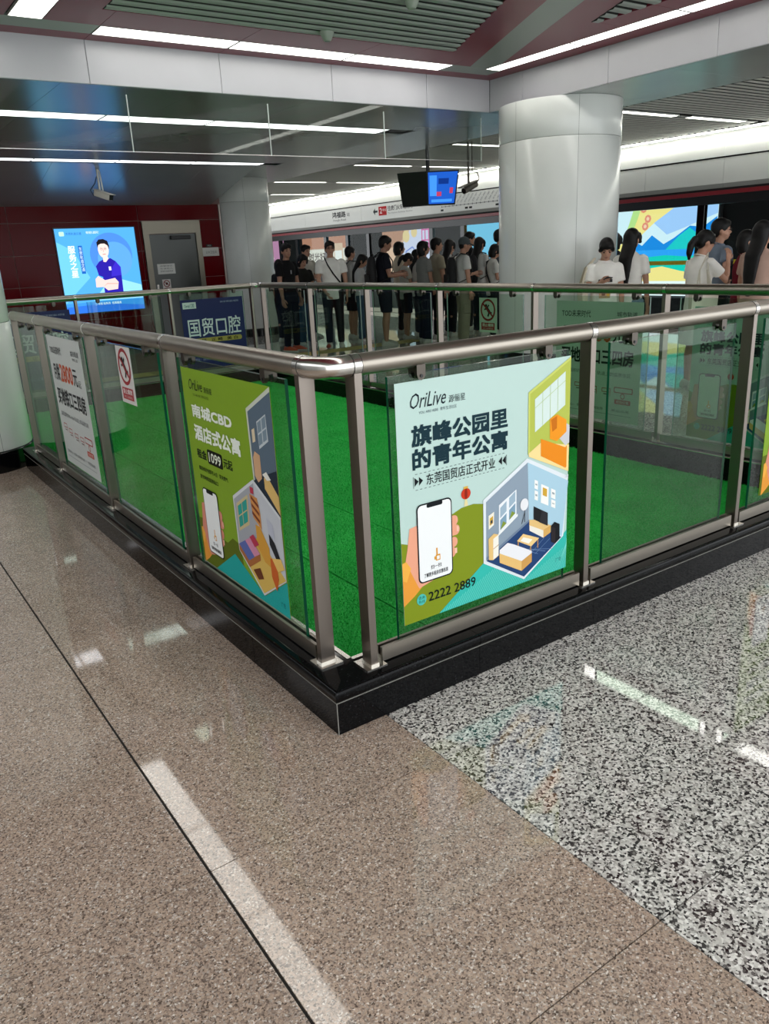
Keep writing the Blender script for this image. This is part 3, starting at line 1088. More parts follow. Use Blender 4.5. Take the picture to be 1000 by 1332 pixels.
class Print:
    """flat print in the local XY plane of a thing, each named part one mesh; u, v run 0..1 over the sheet"""

    def __init__(self, root, W, H, step=0.0006, emit=0.0, z=0.0):
        self.root, self.W, self.H, self.step, self.emit, self.z0 = root, W, H, step, emit, z
        self.parts = {}
        self.n = 0

    def _mb(self, part, color):
        mb, mats = self.parts.setdefault(part, (MB(), []))
        nm = ('lit_' if self.emit else 'ink_') + color + ('_%d' % round(self.emit * 10) if self.emit else '')
        m = lamp_mat(nm, color, self.emit) if self.emit else mat(nm, color, 0.5, spec=0.12)
        if m not in mats:
            mats.append(m)
        return mb, mats.index(m)

    def poly(self, part, color, pts, layer=1):
        mb, i = self._mb(part, color)
        self.n += 1                            # each patch a hair above the one before
        z = self.z0 + layer * self.step + self.n * 2.5e-6
        mb.poly([(u * self.W, v * self.H, z) for u, v in pts], i)

    def rect(self, part, color, u0, v0, u1, v1, layer=1, r=0.0, skew=0.0):
        if r:
            ru, rv = r, r * self.W / self.H
            pts = []
            for cx, cy, a0 in ((u1 - ru, v1 - rv, 0), (u0 + ru, v1 - rv, 90), (u0 + ru, v0 + rv, 180), (u1 - ru, v0 + rv, 270)):
                for k in range(5):
                    a = math.radians(a0 + 22.5 * k)
                    pts.append((cx + ru * math.cos(a), cy + rv * math.sin(a)))
        else:
            pts = [(u0, v0), (u1, v0), (u1, v1), (u0, v1)]
        self.poly(part, color, [(a, b + skew * (a - u0)) for a, b in pts], layer)

    def disc(self, part, color, u, v, r, layer=1, rv=None, n=24):
        rv = r * self.W / self.H if rv is None else rv
        self.poly(part, color, [(u + r * math.cos(2 * math.pi * k / n), v + rv * math.sin(2 * math.pi * k / n)) for k in range(n)], layer)

    def ring(self, part, color, u, v, r0, r1, layer=1, n=32):
        q = self.W / self.H
        for k in range(n):
            a, b = 2 * math.pi * k / n, 2 * math.pi * (k + 1) / n
            self.poly(part, color, [(u + r0 * math.cos(a), v + r0 * q * math.sin(a)), (u + r1 * math.cos(a), v + r1 * q * math.sin(a)), (u + r1 * math.cos(b), v + r1 * q * math.sin(b)), (u + r0 * math.cos(b), v + r0 * q * math.sin(b))], layer)

    def line(self, part, color, a, b, w, layer=1):
        q = self.H / self.W
        dx, dy = b[0] - a[0], (b[1] - a[1]) * q
        L = math.hypot(dx, dy) or 1
        nx, ny = -dy / L * w / 2, dx / L * w / 2 / q
        self.poly(part, color, [(a[0] + nx, a[1] + ny), (b[0] + nx, b[1] + ny), (b[0] - nx, b[1] - ny), (a[0] - nx, a[1] - ny)], layer)

    def text(self, part, color, s, u0, v0, u1, v1, layer=2, bold=0.0, slant=0.0, vertical=False):
        co, fs, asp = text_shape(s, slant, vertical)
        mb, i = self._mb(part, color)
        z = self.z0 + layer * self.step
        # heavier strokes: the outline printed several times, shifted by a fraction of the letter height
        dv = bold / (len(s) if vertical else 1)
        du = dv / asp
        for n, (a, b) in enumerate([(-1, -1), (1, -1), (-1, 1), (1, 1), (0, 0)] if bold else [(0, 0)]):
            x = u0 + (u1 - u0) * (du + co[:, 0] * (1 - 2 * du) + a * du)
            y = v0 + (v1 - v0) * (dv + co[:, 1] * (1 - 2 * dv) + b * dv)
            mb.add(np.stack([x * self.W, y * self.H, np.full(len(x), z + n * 0.00009)], 1), fs, i)

    def done(self):
        for part, (mb, mats) in self.parts.items():
            mb.build(part, mats, self.root, world=False, fix=False)


R_X = (math.pi / 2, 0, 0)                      # sheet facing -Y, reading along +X
R_L = (math.pi / 2, 0, -math.pi / 2)           # sheet facing -X, reading along -Y


def sheet(name, label, cat, loc, rot, W, H, color, group=None, th=0.0015, sheet_name='sheet'):
    t = thing(name, label, cat, loc, rot, group)
    MB().box(0, 0, -th, W, H, 0).build(sheet_name, mat('paper_' + color, color, 0.45, spec=0.3), t, world=False)
    return t, Print(t, W, H)


def phone_and_hand(P, skin='e9a486', u=0.0):
    P.poly('hand', 'e79a3c', [(0.0, 0.275), (0.02, 0.28), (0.06, 0.225), (0.105, 0.15), (0.06, 0.118), (0.0, 0.085)], 2)
    P.poly('hand', 'f0b04a', [(0.0, 0.275), (0.02, 0.28), (0.045, 0.245), (0.02, 0.19), (0.0, 0.2)], 3)
    P.poly('hand', skin, [(0.045, 0.415), (0.08, 0.42), (0.14, 0.40), (0.20, 0.30), (0.20, 0.17), (0.085, 0.145), (0.055, 0.205), (0.018, 0.28), (0.03, 0.33)], 2)
    for v in (0.40, 0.357, 0.305, 0.262):
        P.rect('hand', skin, 0.25, v - 0.026, 0.318 - abs(v - 0.36) * 0.25, v + 0.02, 2, r=0.022)
        P.rect('hand', 'f4c1aa', 0.30, v - 0.012, 0.312 - abs(v - 0.36) * 0.25, v + 0.012, 3)
    P.rect('phone', '14181c', 0.083, 0.163, 0.274, 0.505, 4, r=0.024)
    P.rect('phone', 'eef0ef', 0.089, 0.169, 0.268, 0.499, 5, r=0.020)
    P.rect('phone', '14181c', 0.137, 0.484, 0.222, 0.502, 6, r=0.007)
    # pointing hand under an empty scan field
    for a in ((0.178, 0.245, 0.203, 0.272), (0.181, 0.262, 0.189, 0.302), (0.170, 0.252, 0.182, 0.266)):
        P.rect('phone', 'd99a35', *a, 6, r=0.003)
    P.rect('phone', 'eef0ef', 0.183, 0.25, 0.198, 0.266, 7, r=0.003)
    P.text('phone', '22252a', '扫一扫', 0.150, 0.214, 0.208, 0.232, 6, bold=0.02)
    P.text('phone', '22252a', '了解更多租房优惠信息', 0.112, 0.184, 0.245, 0.203, 6, bold=0.02)


def orilive(loc, rot, label, group, faded=False):
    W, H = 0.832, 0.87
    t, P = sheet('poster', label, 'poster', loc, rot, W, H, 'b9d3cb', group)
    ink = '16222a'
    P.text('logo', ink, 'OriLive', 0.073, 0.893, 0.258, 0.952, 2, slant=0.35)
    P.text('logo', ink, '源俪星', 0.272, 0.893, 0.362, 0.922, 2)
    P.text('logo', '53606a', 'YOU ARE HERE  青年生活社区', 0.115, 0.868, 0.314, 0.882, 2)
    P.text('headline', '12303a', '旗峰公园里', 0.073, 0.742, 0.605, 0.828, 2, bold=0.035)
    P.text('headline', '12303a', '的青年公寓', 0.073, 0.648, 0.605, 0.735, 2, bold=0.035)
    P.text('headline', '10161b', '东莞国贸店正式开业', 0.143, 0.578, 0.529, 0.624, 2, bold=0.008)
    for v in (0.568, 0.633):
        for k in range(22):
            P.rect('headline', '2c3a40', 0.085 + k * 0.0232, v - 0.001, 0.097 + k * 0.0232, v + 0.001, 2)
    for u in (0.075, 0.597):
        P.rect('headline', '2c3a40', u - 0.001, 0.577, u + 0.001, 0.624, 2)
    for u in (0.081, 0.104):
        P.poly('headline', '10161b', [(u, 0.584), (u + 0.021, 0.602), (u, 0.62)], 2)
    for u in (0.570, 0.593):
        P.poly('headline', '10161b', [(u, 0.584), (u, 0.62), (u - 0.021, 0.602)], 2)
    # olive hill and turquoise hatched field
    hill = [(0, 0.0), (0, 0.362), (0.05, 0.345), (0.12, 0.345), (0.26, 0.42), (0.33, 0.442), (0.40, 0.445), (0.47, 0.43), (0.6, 0.3), (0.6, 0.0)]
    P.poly('landscape', '7f8f1f', hill, 1)
    P.poly('landscape', '35b9ab', [(0.19, 0.0), (0.455, 0.162), (0.71, 0.02), (0.964, 0.166), (1.0, 0.19), (1.0, 0.0)], 2)
    for k in range(60):
        a = 0.20 + k * 0.0135
        top = 0.162 * (a - 0.19) / 0.265 if a < 0.455 else (0.162 - 0.142 * (a - 0.455) / 0.255 if a < 0.71 else 0.02 + 0.146 * (a - 0.71) / 0.254)
        P.line('landscape', '7fe0d2', (a, 0.002), (min(a + top * 0.55, 1.0), max(top * 0.8, 0.003)), 0.0022, 3)
    # lantern pavilion on the hill
    P.poly('landscape', 'e3d6a2', [(0.345, 0.445), (0.368, 0.445), (0.362, 0.475), (0.350, 0.475)], 2)
    P.disc('landscape', 'c9391f', 0.356, 0.499, 0.027, 3, rv=0.024)
    P.disc('landscape', '8e2415', 0.356, 0.499, 0.008, 4, rv=0.024)
    P.rect('landscape', 'd9b048', 0.344, 0.521, 0.368, 0.531, 3)
    phone_and_hand(P)
    P.disc('phone_number', '4fbfb0', 0.095, 0.092, 0.026, 3)
    P.text('phone_number', '10303a', '咨询', 0.078, 0.093, 0.112, 0.108, 4)
    P.text('phone_number', '10303a', '热线', 0.078, 0.075, 0.112, 0.090, 4)
    P.text('phone_number', '0f1a16', '2222 2889', 0.134, 0.072, 0.405, 0.114, 4, bold=0.012)
    # olive room at the top right
    r = 'bedroom_drawing'
    P.poly(r, 'b3bd52', [(0.730, 0.872), (1.0, 0.996), (1.0, 0.60), (0.735, 0.60)], 2)
    P.poly(r, 'c7cf6a', [(0.730, 0.872), (1.0, 0.996), (1.0, 0.984), (0.740, 0.865), (0.740, 0.60), (0.730, 0.60)], 3)
    P.poly(r, 'f2d994', [(0.735, 0.605), (0.81, 0.64), (1.0, 0.60), (1.0, 0.475), (0.735, 0.59)], 3)
    P.poly(r, 'd3e3dc', [(0.770, 0.838), (0.965, 0.936), (0.968, 0.787), (0.773, 0.693)], 3)
    for f in (0.25, 0.5, 0.75):
        a = 0.770 + 0.195 * f
        P.line(r, 'b9cf9a', (a, 0.838 + 0.098 * f), (a + 0.002, 0.693 + 0.094 * f), 0.003, 4)
    P.line(r, 'b9cf9a', (0.771, 0.80), (0.966, 0.896), 0.003, 4)
    P.poly(r, 'e98a1a', [(0.81, 0.658), (0.975, 0.592), (0.985, 0.60), (0.985, 0.50), (0.979, 0.495), (0.812, 0.58)], 4)
    P.poly(r, 'c9c9cc', [(0.90, 0.672), (0.98, 0.702), (1.0, 0.69), (1.0, 0.61), (0.975, 0.60)], 4)
    P.poly(r, 'ee9620', [(0.868, 0.739), (0.915, 0.752), (0.978, 0.718), (0.98, 0.664), (0.916, 0.63), (0.870, 0.648)], 4)
    P.poly(r, 'c96f12', [(0.875, 0.733), (0.914, 0.745), (0.914, 0.69), (0.885, 0.678)], 5)
    # grey blue living room
    r = 'living_room_drawing'
    P.poly(r, 'dfe6ea', [(0.455, 0.45), (0.724, 0.585), (1.0, 0.452), (1.0, 0.462), (0.975, 0.166), (0.711, 0.016), (0.454, 0.160)], 4)
    P.poly(r, '8c9cab', [(0.471, 0.438), (0.727, 0.566), (0.738, 0.292), (0.470, 0.172)], 5)
    P.poly(r, 'a9cbdb', [(0.727, 0.566), (1.0, 0.430), (1.0, 0.43), (0.965, 0.165), (0.740, 0.292)], 5)
    P.poly(r, '24416f', [(0.470, 0.168), (0.740, 0.292), (0.961, 0.163), (0.709, 0.030)], 6)
    P.poly(r, '6f8198', [(0.470, 0.185), (0.739, 0.300), (0.740, 0.290), (0.470, 0.170)], 7)
    for k in range(3):
        P.line(r, '6c88b0', (0.60 + 0.05 * k, 0.205 - 0.02 * k), (0.80 + 0.05 * k, 0.12 - 0.0 * k), 0.002, 7)
        P.line(r, '6c88b0', (0.66 + 0.06 * k, 0.10 + 0.012 * k), (0.80 + 0.04 * k, 0.20 - 0.012 * k), 0.002, 7)
    P.poly(r, 'e9edf0', [(0.548, 0.408), (0.656, 0.458), (0.657, 0.340), (0.547, 0.275)], 6)
    for a, b in ((0.0, 0.46), (0.54, 1.0)):
        for c, d, cc in ((0.06, 0.46, '7f9fb4'), (0.54, 0.94, '9db3c3')):
            def q(s, w):
                return (0.551 + 0.102 * s, (0.283 + 0.063 * s) + w * 0.115)
            P.poly(r, cc, [q(a + 0.04, c), q(b - 0.04, c), q(b - 0.04, d), q(a + 0.04, d)], 7)
            if c < 0.1:
                P.poly(r, '82953a', [q(a + 0.04, c), q(b - 0.04, c), q(a + 0.2, 0.3)], 8)
    P.poly(r, 'eef0ee', [(0.543, 0.268), (0.664, 0.333), (0.664, 0.345), (0.543, 0.280)], 8)
    P.poly(r, 'efe9d8', [(0.485, 0.373), (0.518, 0.385), (0.517, 0.325), (0.485, 0.310)], 6)
    P.poly(r, 'd0a53c', [(0.492, 0.360), (0.511, 0.368), (0.511, 0.335), (0.492, 0.326)], 7)
    P.poly(r, '33414a', [(0.496, 0.348), (0.507, 0.352), (0.507, 0.338), (0.496, 0.333)], 8)
    for a, b, v, h in ((0.815, 0.866, 0.451, 0.088), (0.772, 0.794, 0.479, 0.040), (0.773, 0.795, 0.430, 0.043), (0.882, 0.913, 0.417, 0.044), (0.884, 0.914, 0.365, 0.036)):
        sl = -0.50
        P.poly(r, 'f1f1ec', [(a, v), (b, v + sl * (b - a)), (b, v + sl * (b - a) - h), (a, v - h)], 6)
        g = 0.22 * (b - a)
        P.poly(r, 'd0a53c' if h > 0.08 else '9aa7ad', [(a + g, v - 0.018), (b - g, v - 0.018 + sl * (b - a - 2 * g)), (b - g, v - h * 0.62 + sl * (b - a - 2 * g)), (a + g, v - h * 0.62)], 7)
    P.poly(r, '1c1d20', [(0.767, 0.356), (0.861, 0.305), (0.862, 0.242), (0.768, 0.294)], 8)
    P.poly(r, '2b2c30', [(0.82, 0.327), (0.861, 0.305), (0.862, 0.242), (0.805, 0.272)], 9)
    P.poly(r, 'e3bf7d', [(0.740, 0.298), (0.80, 0.286), (0.895, 0.232), (0.834, 0.226), (0.74, 0.268)], 7)
    P.poly(r, 'ece6d8', [(0.740, 0.272), (0.834, 0.226), (0.834, 0.190), (0.741, 0.246)], 8)
    P.poly(r, 'd6a75d', [(0.834, 0.228), (0.883, 0.240), (0.883, 0.205), (0.834, 0.190)], 8)
    P.poly(r, '15161a', [(0.885, 0.235), (0.91, 0.250), (0.944, 0.232), (0.946, 0.160), (0.915, 0.142), (0.887, 0.158)], 9)
    P.poly(r, '2a2428', [(0.885, 0.235), (0.915, 0.218), (0.915, 0.142), (0.887, 0.158)], 10)
    P.line(r, '1c1d20', (0.709, 0.37), (0.709, 0.295), 0.003, 8)
    P.line(r, '1c1d20', (0.709, 0.34), (0.690, 0.29), 0.003, 8)
    P.disc(r, 'e6e6e8', 0.705, 0.378, 0.026, 9, rv=0.028)
    for a in ((0.668, 0.213, 0.163), (0.750, 0.175, 0.115), (0.797, 0.192, 0.15), (0.705, 0.235, 0.20)):
        P.line(r, 'c9964a', (a[0], a[1]), (a[0], a[2]), 0.005, 8)
    P.poly(r, 'ecc988', [(0.699, 0.241), (0.805, 0.196), (0.752, 0.168), (0.659, 0.216)], 9)
    P.poly(r, 'f4efe0', [(0.70, 0.225), (0.76, 0.20), (0.735, 0.186), (0.68, 0.212)], 10)
    P.poly(r, 'e9e9ec', [(0.55, 0.20), (0.60, 0.222), (0.64, 0.205), (0.757, 0.145), (0.757, 0.115), (0.69, 0.100), (0.55, 0.170)], 8)
    P.poly(r, 'e6bd76', [(0.548, 0.185), (0.690, 0.112), (0.690, 0.064), (0.55, 0.140)], 9)
    P.poly(r, 'cf9c55', [(0.690, 0.112), (0.757, 0.135), (0.757, 0.092), (0.690, 0.064)], 9)
    P.poly(r, 'e6c07c', [(0.482, 0.268), (0.515, 0.285), (0.543, 0.275), (0.543, 0.175), (0.510, 0.163), (0.484, 0.170)], 8)
    P.poly(r, 'f2ede0', [(0.510, 0.262), (0.543, 0.275), (0.543, 0.178), (0.510, 0.165)], 9)
    P.line(r, 'b98a48', (0.510, 0.215), (0.543, 0.228), 0.003, 10)
    P.text('corner_note', '0f6a63', '广告', 0.925, 0.045, 0.965, 0.065, 4)
    P.done()
    return t


def cbd_poster(loc, rot, label, group):
    W, H = 0.82, 0.88
    t, P = sheet('poster', label, 'poster', loc, rot, W, H, '7fa21f', group)
    ink = '16221a'
    P.text('logo', ink, 'OriLive', 0.090, 0.900, 0.262, 0.952, 2, slant=0.35)
    P.text('logo', ink, '源俪星', 0.278, 0.900, 0.378, 0.928, 2)
    P.text('logo', '2c3c1c', 'YOU ARE HERE  青年生活社区', 0.13, 0.872, 0.33, 0.886, 2)
    P.text('headline', 'e9efe4', '南城CBD', 0.090, 0.768, 0.575, 0.832, 2, bold=0.035)
    P.text('headline', 'e9efe4', '酒店式公寓', 0.090, 0.655, 0.645, 0.735, 2, bold=0.035)
    P.text('price', ink, '租金', 0.090, 0.566, 0.215, 0.612, 2, bold=0.025)
    P.rect('price', '11160f', 0.228, 0.556, 0.412, 0.628, 2, r=0.012)
    P.text('price', 'dfe6d2', '1099', 0.245, 0.568, 0.395, 0.616, 3, bold=0.02)
    P.text('price', ink, '元起', 0.425, 0.570, 0.53, 0.618, 2, bold=0.02)
    P.text('price', ink, '精装修拎包即可入住 · 享天然气', 0.095, 0.504, 0.455, 0.526, 2, bold=0.01)
    P.text('price', ink, '紧邻地铁国贸站口', 0.095, 0.460, 0.325, 0.482, 2, bold=0.01)
    P.poly('landscape', '5d6b18', [(0, 0.0), (0, 0.235), (0.06, 0.24), (0.12, 0.20), (0.36, 0.185), (0.43, 0.225), (0.52, 0.215), (0.55, 0.0)], 1)
    P.poly('landscape', '1a9c98', [(0.17, 0.0), (0.44, 0.15), (0.75, 0.03), (1.0, 0.17), (1.0, 0.0)], 2)
    for k in range(46):
        v = 0.004 + k * 0.0035
        u0 = 0.17 + v * 1.8
        u1 = min(1.0, 0.75 + (v - 0.03) * 1.78) if v > 0.03 else 1.0
        if v < 0.03:
            P.line('landscape', '36bdb5', (u0, v), (1.0, v), 0.0016, 3)
        else:
            um = 0.75 - (v - 0.03) * 2.58
            if um > u0:
                P.line('landscape', '36bdb5', (u0, v), (um, v), 0.0016, 3)
            if u1 < 1.0:
                P.line('landscape', '36bdb5', (u1, v), (1.0, v), 0.0016, 3)
    phone_and_hand_offset(P)
    r = 'bedroom_drawing'
    P.poly(r, 'c9cfbf', [(0.748, 0.885), (1.0, 1.0), (1.0, 0.455), (0.755, 0.57)], 2)
    P.poly(r, '5a6b7a', [(0.765, 0.874), (1.0, 0.98), (1.0, 0.62), (0.77, 0.57)], 3)
    P.poly(r, 'c3ccd0', [(0.848, 0.842), (0.942, 0.885), (0.948, 0.774), (0.853, 0.727)], 4)
    for a, b in ((0.06, 0.46), (0.54, 0.94)):
        for c, d in ((0.06, 0.47), (0.53, 0.94)):
            def q(s, w):
                return (0.850 + 0.095 * s, 0.732 + 0.045 * s + w * 0.11)
            P.poly(r, '7d909c', [q(a, c), q(b, c), q(b, d), q(a, d)], 5)
    P.poly(r, 'd9c9a8', [(0.79, 0.80), (0.82, 0.812), (0.82, 0.755), (0.79, 0.745)], 4)
    P.poly(r, '24303c', [(0.76, 0.575), (0.88, 0.62), (1.0, 0.66), (1.0, 0.46), (0.765, 0.565)], 4)
    P.poly(r, 'cfa57e', [(0.78, 0.68), (0.80, 0.71), (0.85, 0.70), (0.85, 0.60), (0.81, 0.575), (0.78, 0.60)], 5)
    P.poly(r, 'd9b56e', [(0.87, 0.605), (0.90, 0.625), (1.0, 0.55), (1.0, 0.47), (0.87, 0.56)], 5)
    P.poly(r, 'e8e6dd', [(0.86, 0.62), (0.90, 0.638), (0.94, 0.61), (0.90, 0.60)], 6)
    r = 'studio_drawing'
    P.poly(r, 'd3d6d8', [(0.500, 0.452), (0.752, 0.578), (1.0, 0.462), (1.0, 0.175), (0.750, 0.033), (0.508, 0.19)], 6)
    P.poly(r, 'a4a7ae', [(0.512, 0.440), (0.752, 0.562), (0.757, 0.315), (0.520, 0.205)], 7)
    P.poly(r, 'c3c6cc', [(0.752, 0.562), (1.0, 0.447), (1.0, 0.185), (0.757, 0.315)], 7)
    P.poly(r, 'd8b45c', [(0.520, 0.20), (0.757, 0.318), (1.0, 0.18), (0.752, 0.045)], 8)
    P.poly(r, 'c9b98c', [(0.538, 0.425), (0.677, 0.495), (0.668, 0.352), (0.540, 0.292)], 8)
    P.poly(r, '2f9b90', [(0.552, 0.415), (0.662, 0.472), (0.655, 0.365), (0.553, 0.312)], 9)
    P.line(r, 'c9b98c', (0.605, 0.445), (0.603, 0.338), 0.006, 10)
    P.line(r, 'c9b98c', (0.552, 0.365), (0.66, 0.42), 0.006, 10)
    P.poly(r, 'cf8f52', [(0.70, 0.505), (0.78, 0.50), (0.80, 0.43), (0.80, 0.36), (0.72, 0.40)], 9)
    for v in (0.50, 0.465, 0.43):
        P.poly(r, '7a3d28', [(0.715, v), (0.79, v - 0.03), (0.79, v - 0.045), (0.715, v - 0.015)], 10)
    P.rect(r, 'b93a4e', 0.715, 0.51, 0.75, 0.54, 10)
    P.poly(r, 'd39a3e', [(0.735, 0.37), (0.78, 0.37), (0.86, 0.29), (0.86, 0.20), (0.80, 0.21), (0.735, 0.27)], 9)
    P.poly(r, '5c6aa8', [(0.520, 0.225), (0.66, 0.29), (0.755, 0.235), (0.62, 0.165)], 10)
    P.poly(r, 'd08aa6', [(0.60, 0.262), (0.66, 0.29), (0.755, 0.235), (0.69, 0.205)], 11)
    P.poly(r, 'b53a52', [(0.655, 0.292), (0.70, 0.315), (0.755, 0.28), (0.705, 0.255)], 11)
    P.poly(r, 'a8683a', [(0.520, 0.225), (0.62, 0.168), (0.755, 0.238), (0.755, 0.205), (0.62, 0.135), (0.520, 0.195)], 10)
    P.poly(r, '6b3a22', [(0.66, 0.135), (0.74, 0.165), (0.77, 0.12), (0.71, 0.10)], 10)
    P.poly(r, 'c8612c', [(0.86, 0.245), (0.92, 0.255), (0.93, 0.165), (0.90, 0.10), (0.86, 0.16)], 10)
    P.poly(r, '22242a', [(0.87, 0.36), (0.92, 0.33), (0.97, 0.26), (0.93, 0.25), (0.87, 0.31)], 10)
    P.poly(r, 'e9c06a', [(0.88, 0.25), (0.97, 0.27), (1.0, 0.23), (0.93, 0.20)], 11)
    P.poly(r, 'b9bcc9', [(0.86, 0.43), (0.92, 0.41), (0.925, 0.34), (0.865, 0.36)], 9)
    P.text('corner_note', '0d4d4a', '广告', 0.92, 0.035, 0.965, 0.06, 4)
    P.done()
    return t


def phone_and_hand_offset(P):
    """same phone and hand, drawn lower on the sheet"""
    dz = -0.088
    old = P.poly
    P.poly = lambda part, color, pts, layer=1: old(part, color, [(u + 0.02, v + dz) for u, v in pts], layer)
    oldt = P.text
    P.text = lambda part, color, s, u0, v0, u1, v1, *a, **k: oldt(part, color, s, u0 + 0.02, v0 + dz, u1 + 0.02, v1 + dz, *a, **k)
    phone_and_hand(P, 'd98d78')
    del P.poly, P.text


def tod_poster(loc, rot, label, group, W=0.80, H=0.86):
    t, P = sheet('poster', label, 'poster', loc, rot, W, H, 'c9cdc9', group)
    P.text('logo', '3b3d3f', 'TOD未来时代', 0.07, 0.865, 0.42, 0.925, 2, bold=0.01)
    P.text('logo', '54575a', '城市轨道', 0.72, 0.882, 0.94, 0.922, 2, bold=0.01)
    P.text('logo', '54575a', '地铁上盖', 0.74, 0.85, 0.90, 0.872, 2)
    P.text('price', '2d2f31', '月供', 0.08, 0.665, 0.27, 0.795, 2, bold=0.03)
    P.text('price', 'c8542c', '2800', 0.285, 0.665, 0.665, 0.80, 2, bold=0.03)
    P.text('price', '2d2f31', '元', 0.68, 0.665, 0.80, 0.79, 2, bold=0.02)
    P.text('price', '2d2f31', '起', 0.82, 0.665, 0.89, 0.72, 2)
    P.text('headline', '2d2f31', '买地铁口三四房', 0.07, 0.475, 0.92, 0.61, 2, bold=0.03)
    P.text('detail', '55585a', '建筑面积约90-143㎡ 轨道上的品质住区', 0.08, 0.385, 0.90, 0.42, 2)
    c, g = 'b04a44', '6a5656'
    for u, v in ((0.10, 0.29), (0.25, 0.265), (0.42, 0.25), (0.58, 0.245)):
        P.rect('route_map', c, u, v, u + 0.10, v + 0.006, 2)
        P.rect('route_map', c, u, v + 0.03, u + 0.10, v + 0.036, 2)
        P.rect('route_map', c, u, v, u + 0.006, v + 0.036, 2)
        P.rect('route_map', c, u + 0.094, v - 0.03, u + 0.10, v + 0.036, 2)
        P.rect('route_map', g, u + 0.02, v - 0.02, u + 0.085, v - 0.012, 2)
    P.rect('route_map', c, 0.72, 0.25, 0.93, 0.30, 2, r=0.01)
    P.rect('route_map', 'c9cdc9', 0.73, 0.258, 0.92, 0.292, 3, r=0.008)
    P.ring('route_map', c, 0.82, 0.225, 0.018, 0.026, 2)
    P.rect('route_map', 'bb4a38', 0.73, 0.155, 0.91, 0.195, 2, r=0.008)
    P.text('route_map', 'e6d8d2', '项目位置', 0.75, 0.163, 0.89, 0.187, 3)
    P.text('detail', '4c4f51', '营销中心：东莞大道地铁站旁', 0.08, 0.085, 0.60, 0.11, 2)
    P.text('detail', '4c4f51', '欢迎品鉴', 0.70, 0.085, 0.90, 0.11, 2)
    P.rect('detail', '8a8d8f', 0.08, 0.055, 0.92, 0.059, 2)
    P.done()
    return t


def no_climb(loc, rot, label, group, W=0.222, H=0.29):
    t, P = sheet('warning_sign', label, 'sign', loc, rot, W, H, 'd9d6d2', group)
    P.ring('symbol', '9c2f33', 0.5, 0.65, 0.34, 0.42, 2)
    P.line('symbol', '9c2f33', (0.24, 0.82), (0.76, 0.48), 0.07, 4)
    for a, b, wd in (((0.45, 0.70), (0.60, 0.58), 0.13), ((0.60, 0.58), (0.72, 0.56), 0.08), ((0.58, 0.58), (0.50, 0.46), 0.08), ((0.45, 0.70), (0.30, 0.66), 0.06), ((0.46, 0.71), (0.56, 0.80), 0.06)):
        P.line('symbol', '2b2426', a, b, wd, 3)
    P.disc('symbol', '2b2426', 0.40, 0.77, 0.065, 3)
    P.rect('caption', 'a8353a', 0.12, 0.07, 0.88, 0.28, 2)
    P.text('caption', 'e9dcd8', '禁止攀爬', 0.18, 0.165, 0.82, 0.26, 3, bold=0.02)
    P.text('caption', 'dcc0bc', 'NO CLIMBING', 0.22, 0.095, 0.78, 0.14, 3)
    P.done()
    return t


def dental(loc, rot, label, group, W=0.83, H=0.85):
    t, P = sheet('poster', label, 'poster', loc, rot, W, H, '101d55', group)
    P.rect('logo', 'cfdcd8', 0.03, 0.875, 0.24, 0.965, 2)
    P.text('logo', '3a6b70', 'Dental 口腔', 0.06, 0.89, 0.21, 0.945, 3, bold=0.01)
    P.text('small_print', 'aab4cc', '国贸口腔 地铁口直达 关爱牙齿', 0.63, 0.93, 0.93, 0.955, 2)
    P.text('headline', 'ccd6d8', '国贸口腔', 0.08, 0.47, 0.93, 0.73, 2, bold=0.012)
    P.rect('banner', 'a59a4f', 0.10, 0.375, 0.93, 0.445, 2, r=0.03)
    P.text('banner', '2c2a18', '植 牙   正 畸   美 白', 0.16, 0.385, 0.86, 0.435, 3, bold=0.02)
    P.text('small_print', '8f9ab8', '地址：国贸中心三楼  电话：2222 1188', 0.12, 0.12, 0.88, 0.16, 2)
    P.done()
    return t


# near right side (outer face of the glass)
yo = OFF - 0.0085
orilive((0.345, yo, 0.27), R_X, 'pale mint apartment poster with bold dark Chinese headline on the front right glass', 'apartment posters')
cbd_poster((2.605, yo, 0.27), R_X, 'lime green apartment poster cut by the right edge of the photo', 'apartment posters')
# near left side
cbd_poster((yo, 1.25, 0.25), R_L, 'lime green apartment poster with a white headline on the front left glass', 'apartment posters')
no_climb((yo, 2.145, 0.872), R_L, 'red and white no climbing sign on the left glass pane', 'no climbing signs')
tod_poster((yo, 3.66, 0.275), R_L, 'white housing poster with orange price figures on the left glass', 'housing posters')
# far sides: stuck on the outside, seen through the glass
fx = KX - OFF + 0.0095
tod_poster((fx, 2.41, 0.25), R_L, 'housing poster on the far right glass, seen through the railing in front of the column', 'housing posters', W=0.815, H=0.875)
orilive((fx, 1.19, 0.24), R_L, 'mint apartment poster on the far right glass, seen through two panes', 'apartment posters')
no_climb((fx, 3.315, 0.84), R_L, 'small no climbing sign on the far glass left of the big column', 'no climbing signs')
fy = KY - OFF - 0.0085
dental((2.51, fy, 0.25), R_X, 'dark blue poster with large pale characters on the back glass before the steel door', 'blue posters')
dental((0.37, fy, 0.25), R_X, 'dark blue poster on the back glass at the left end under the screen', 'blue posters')


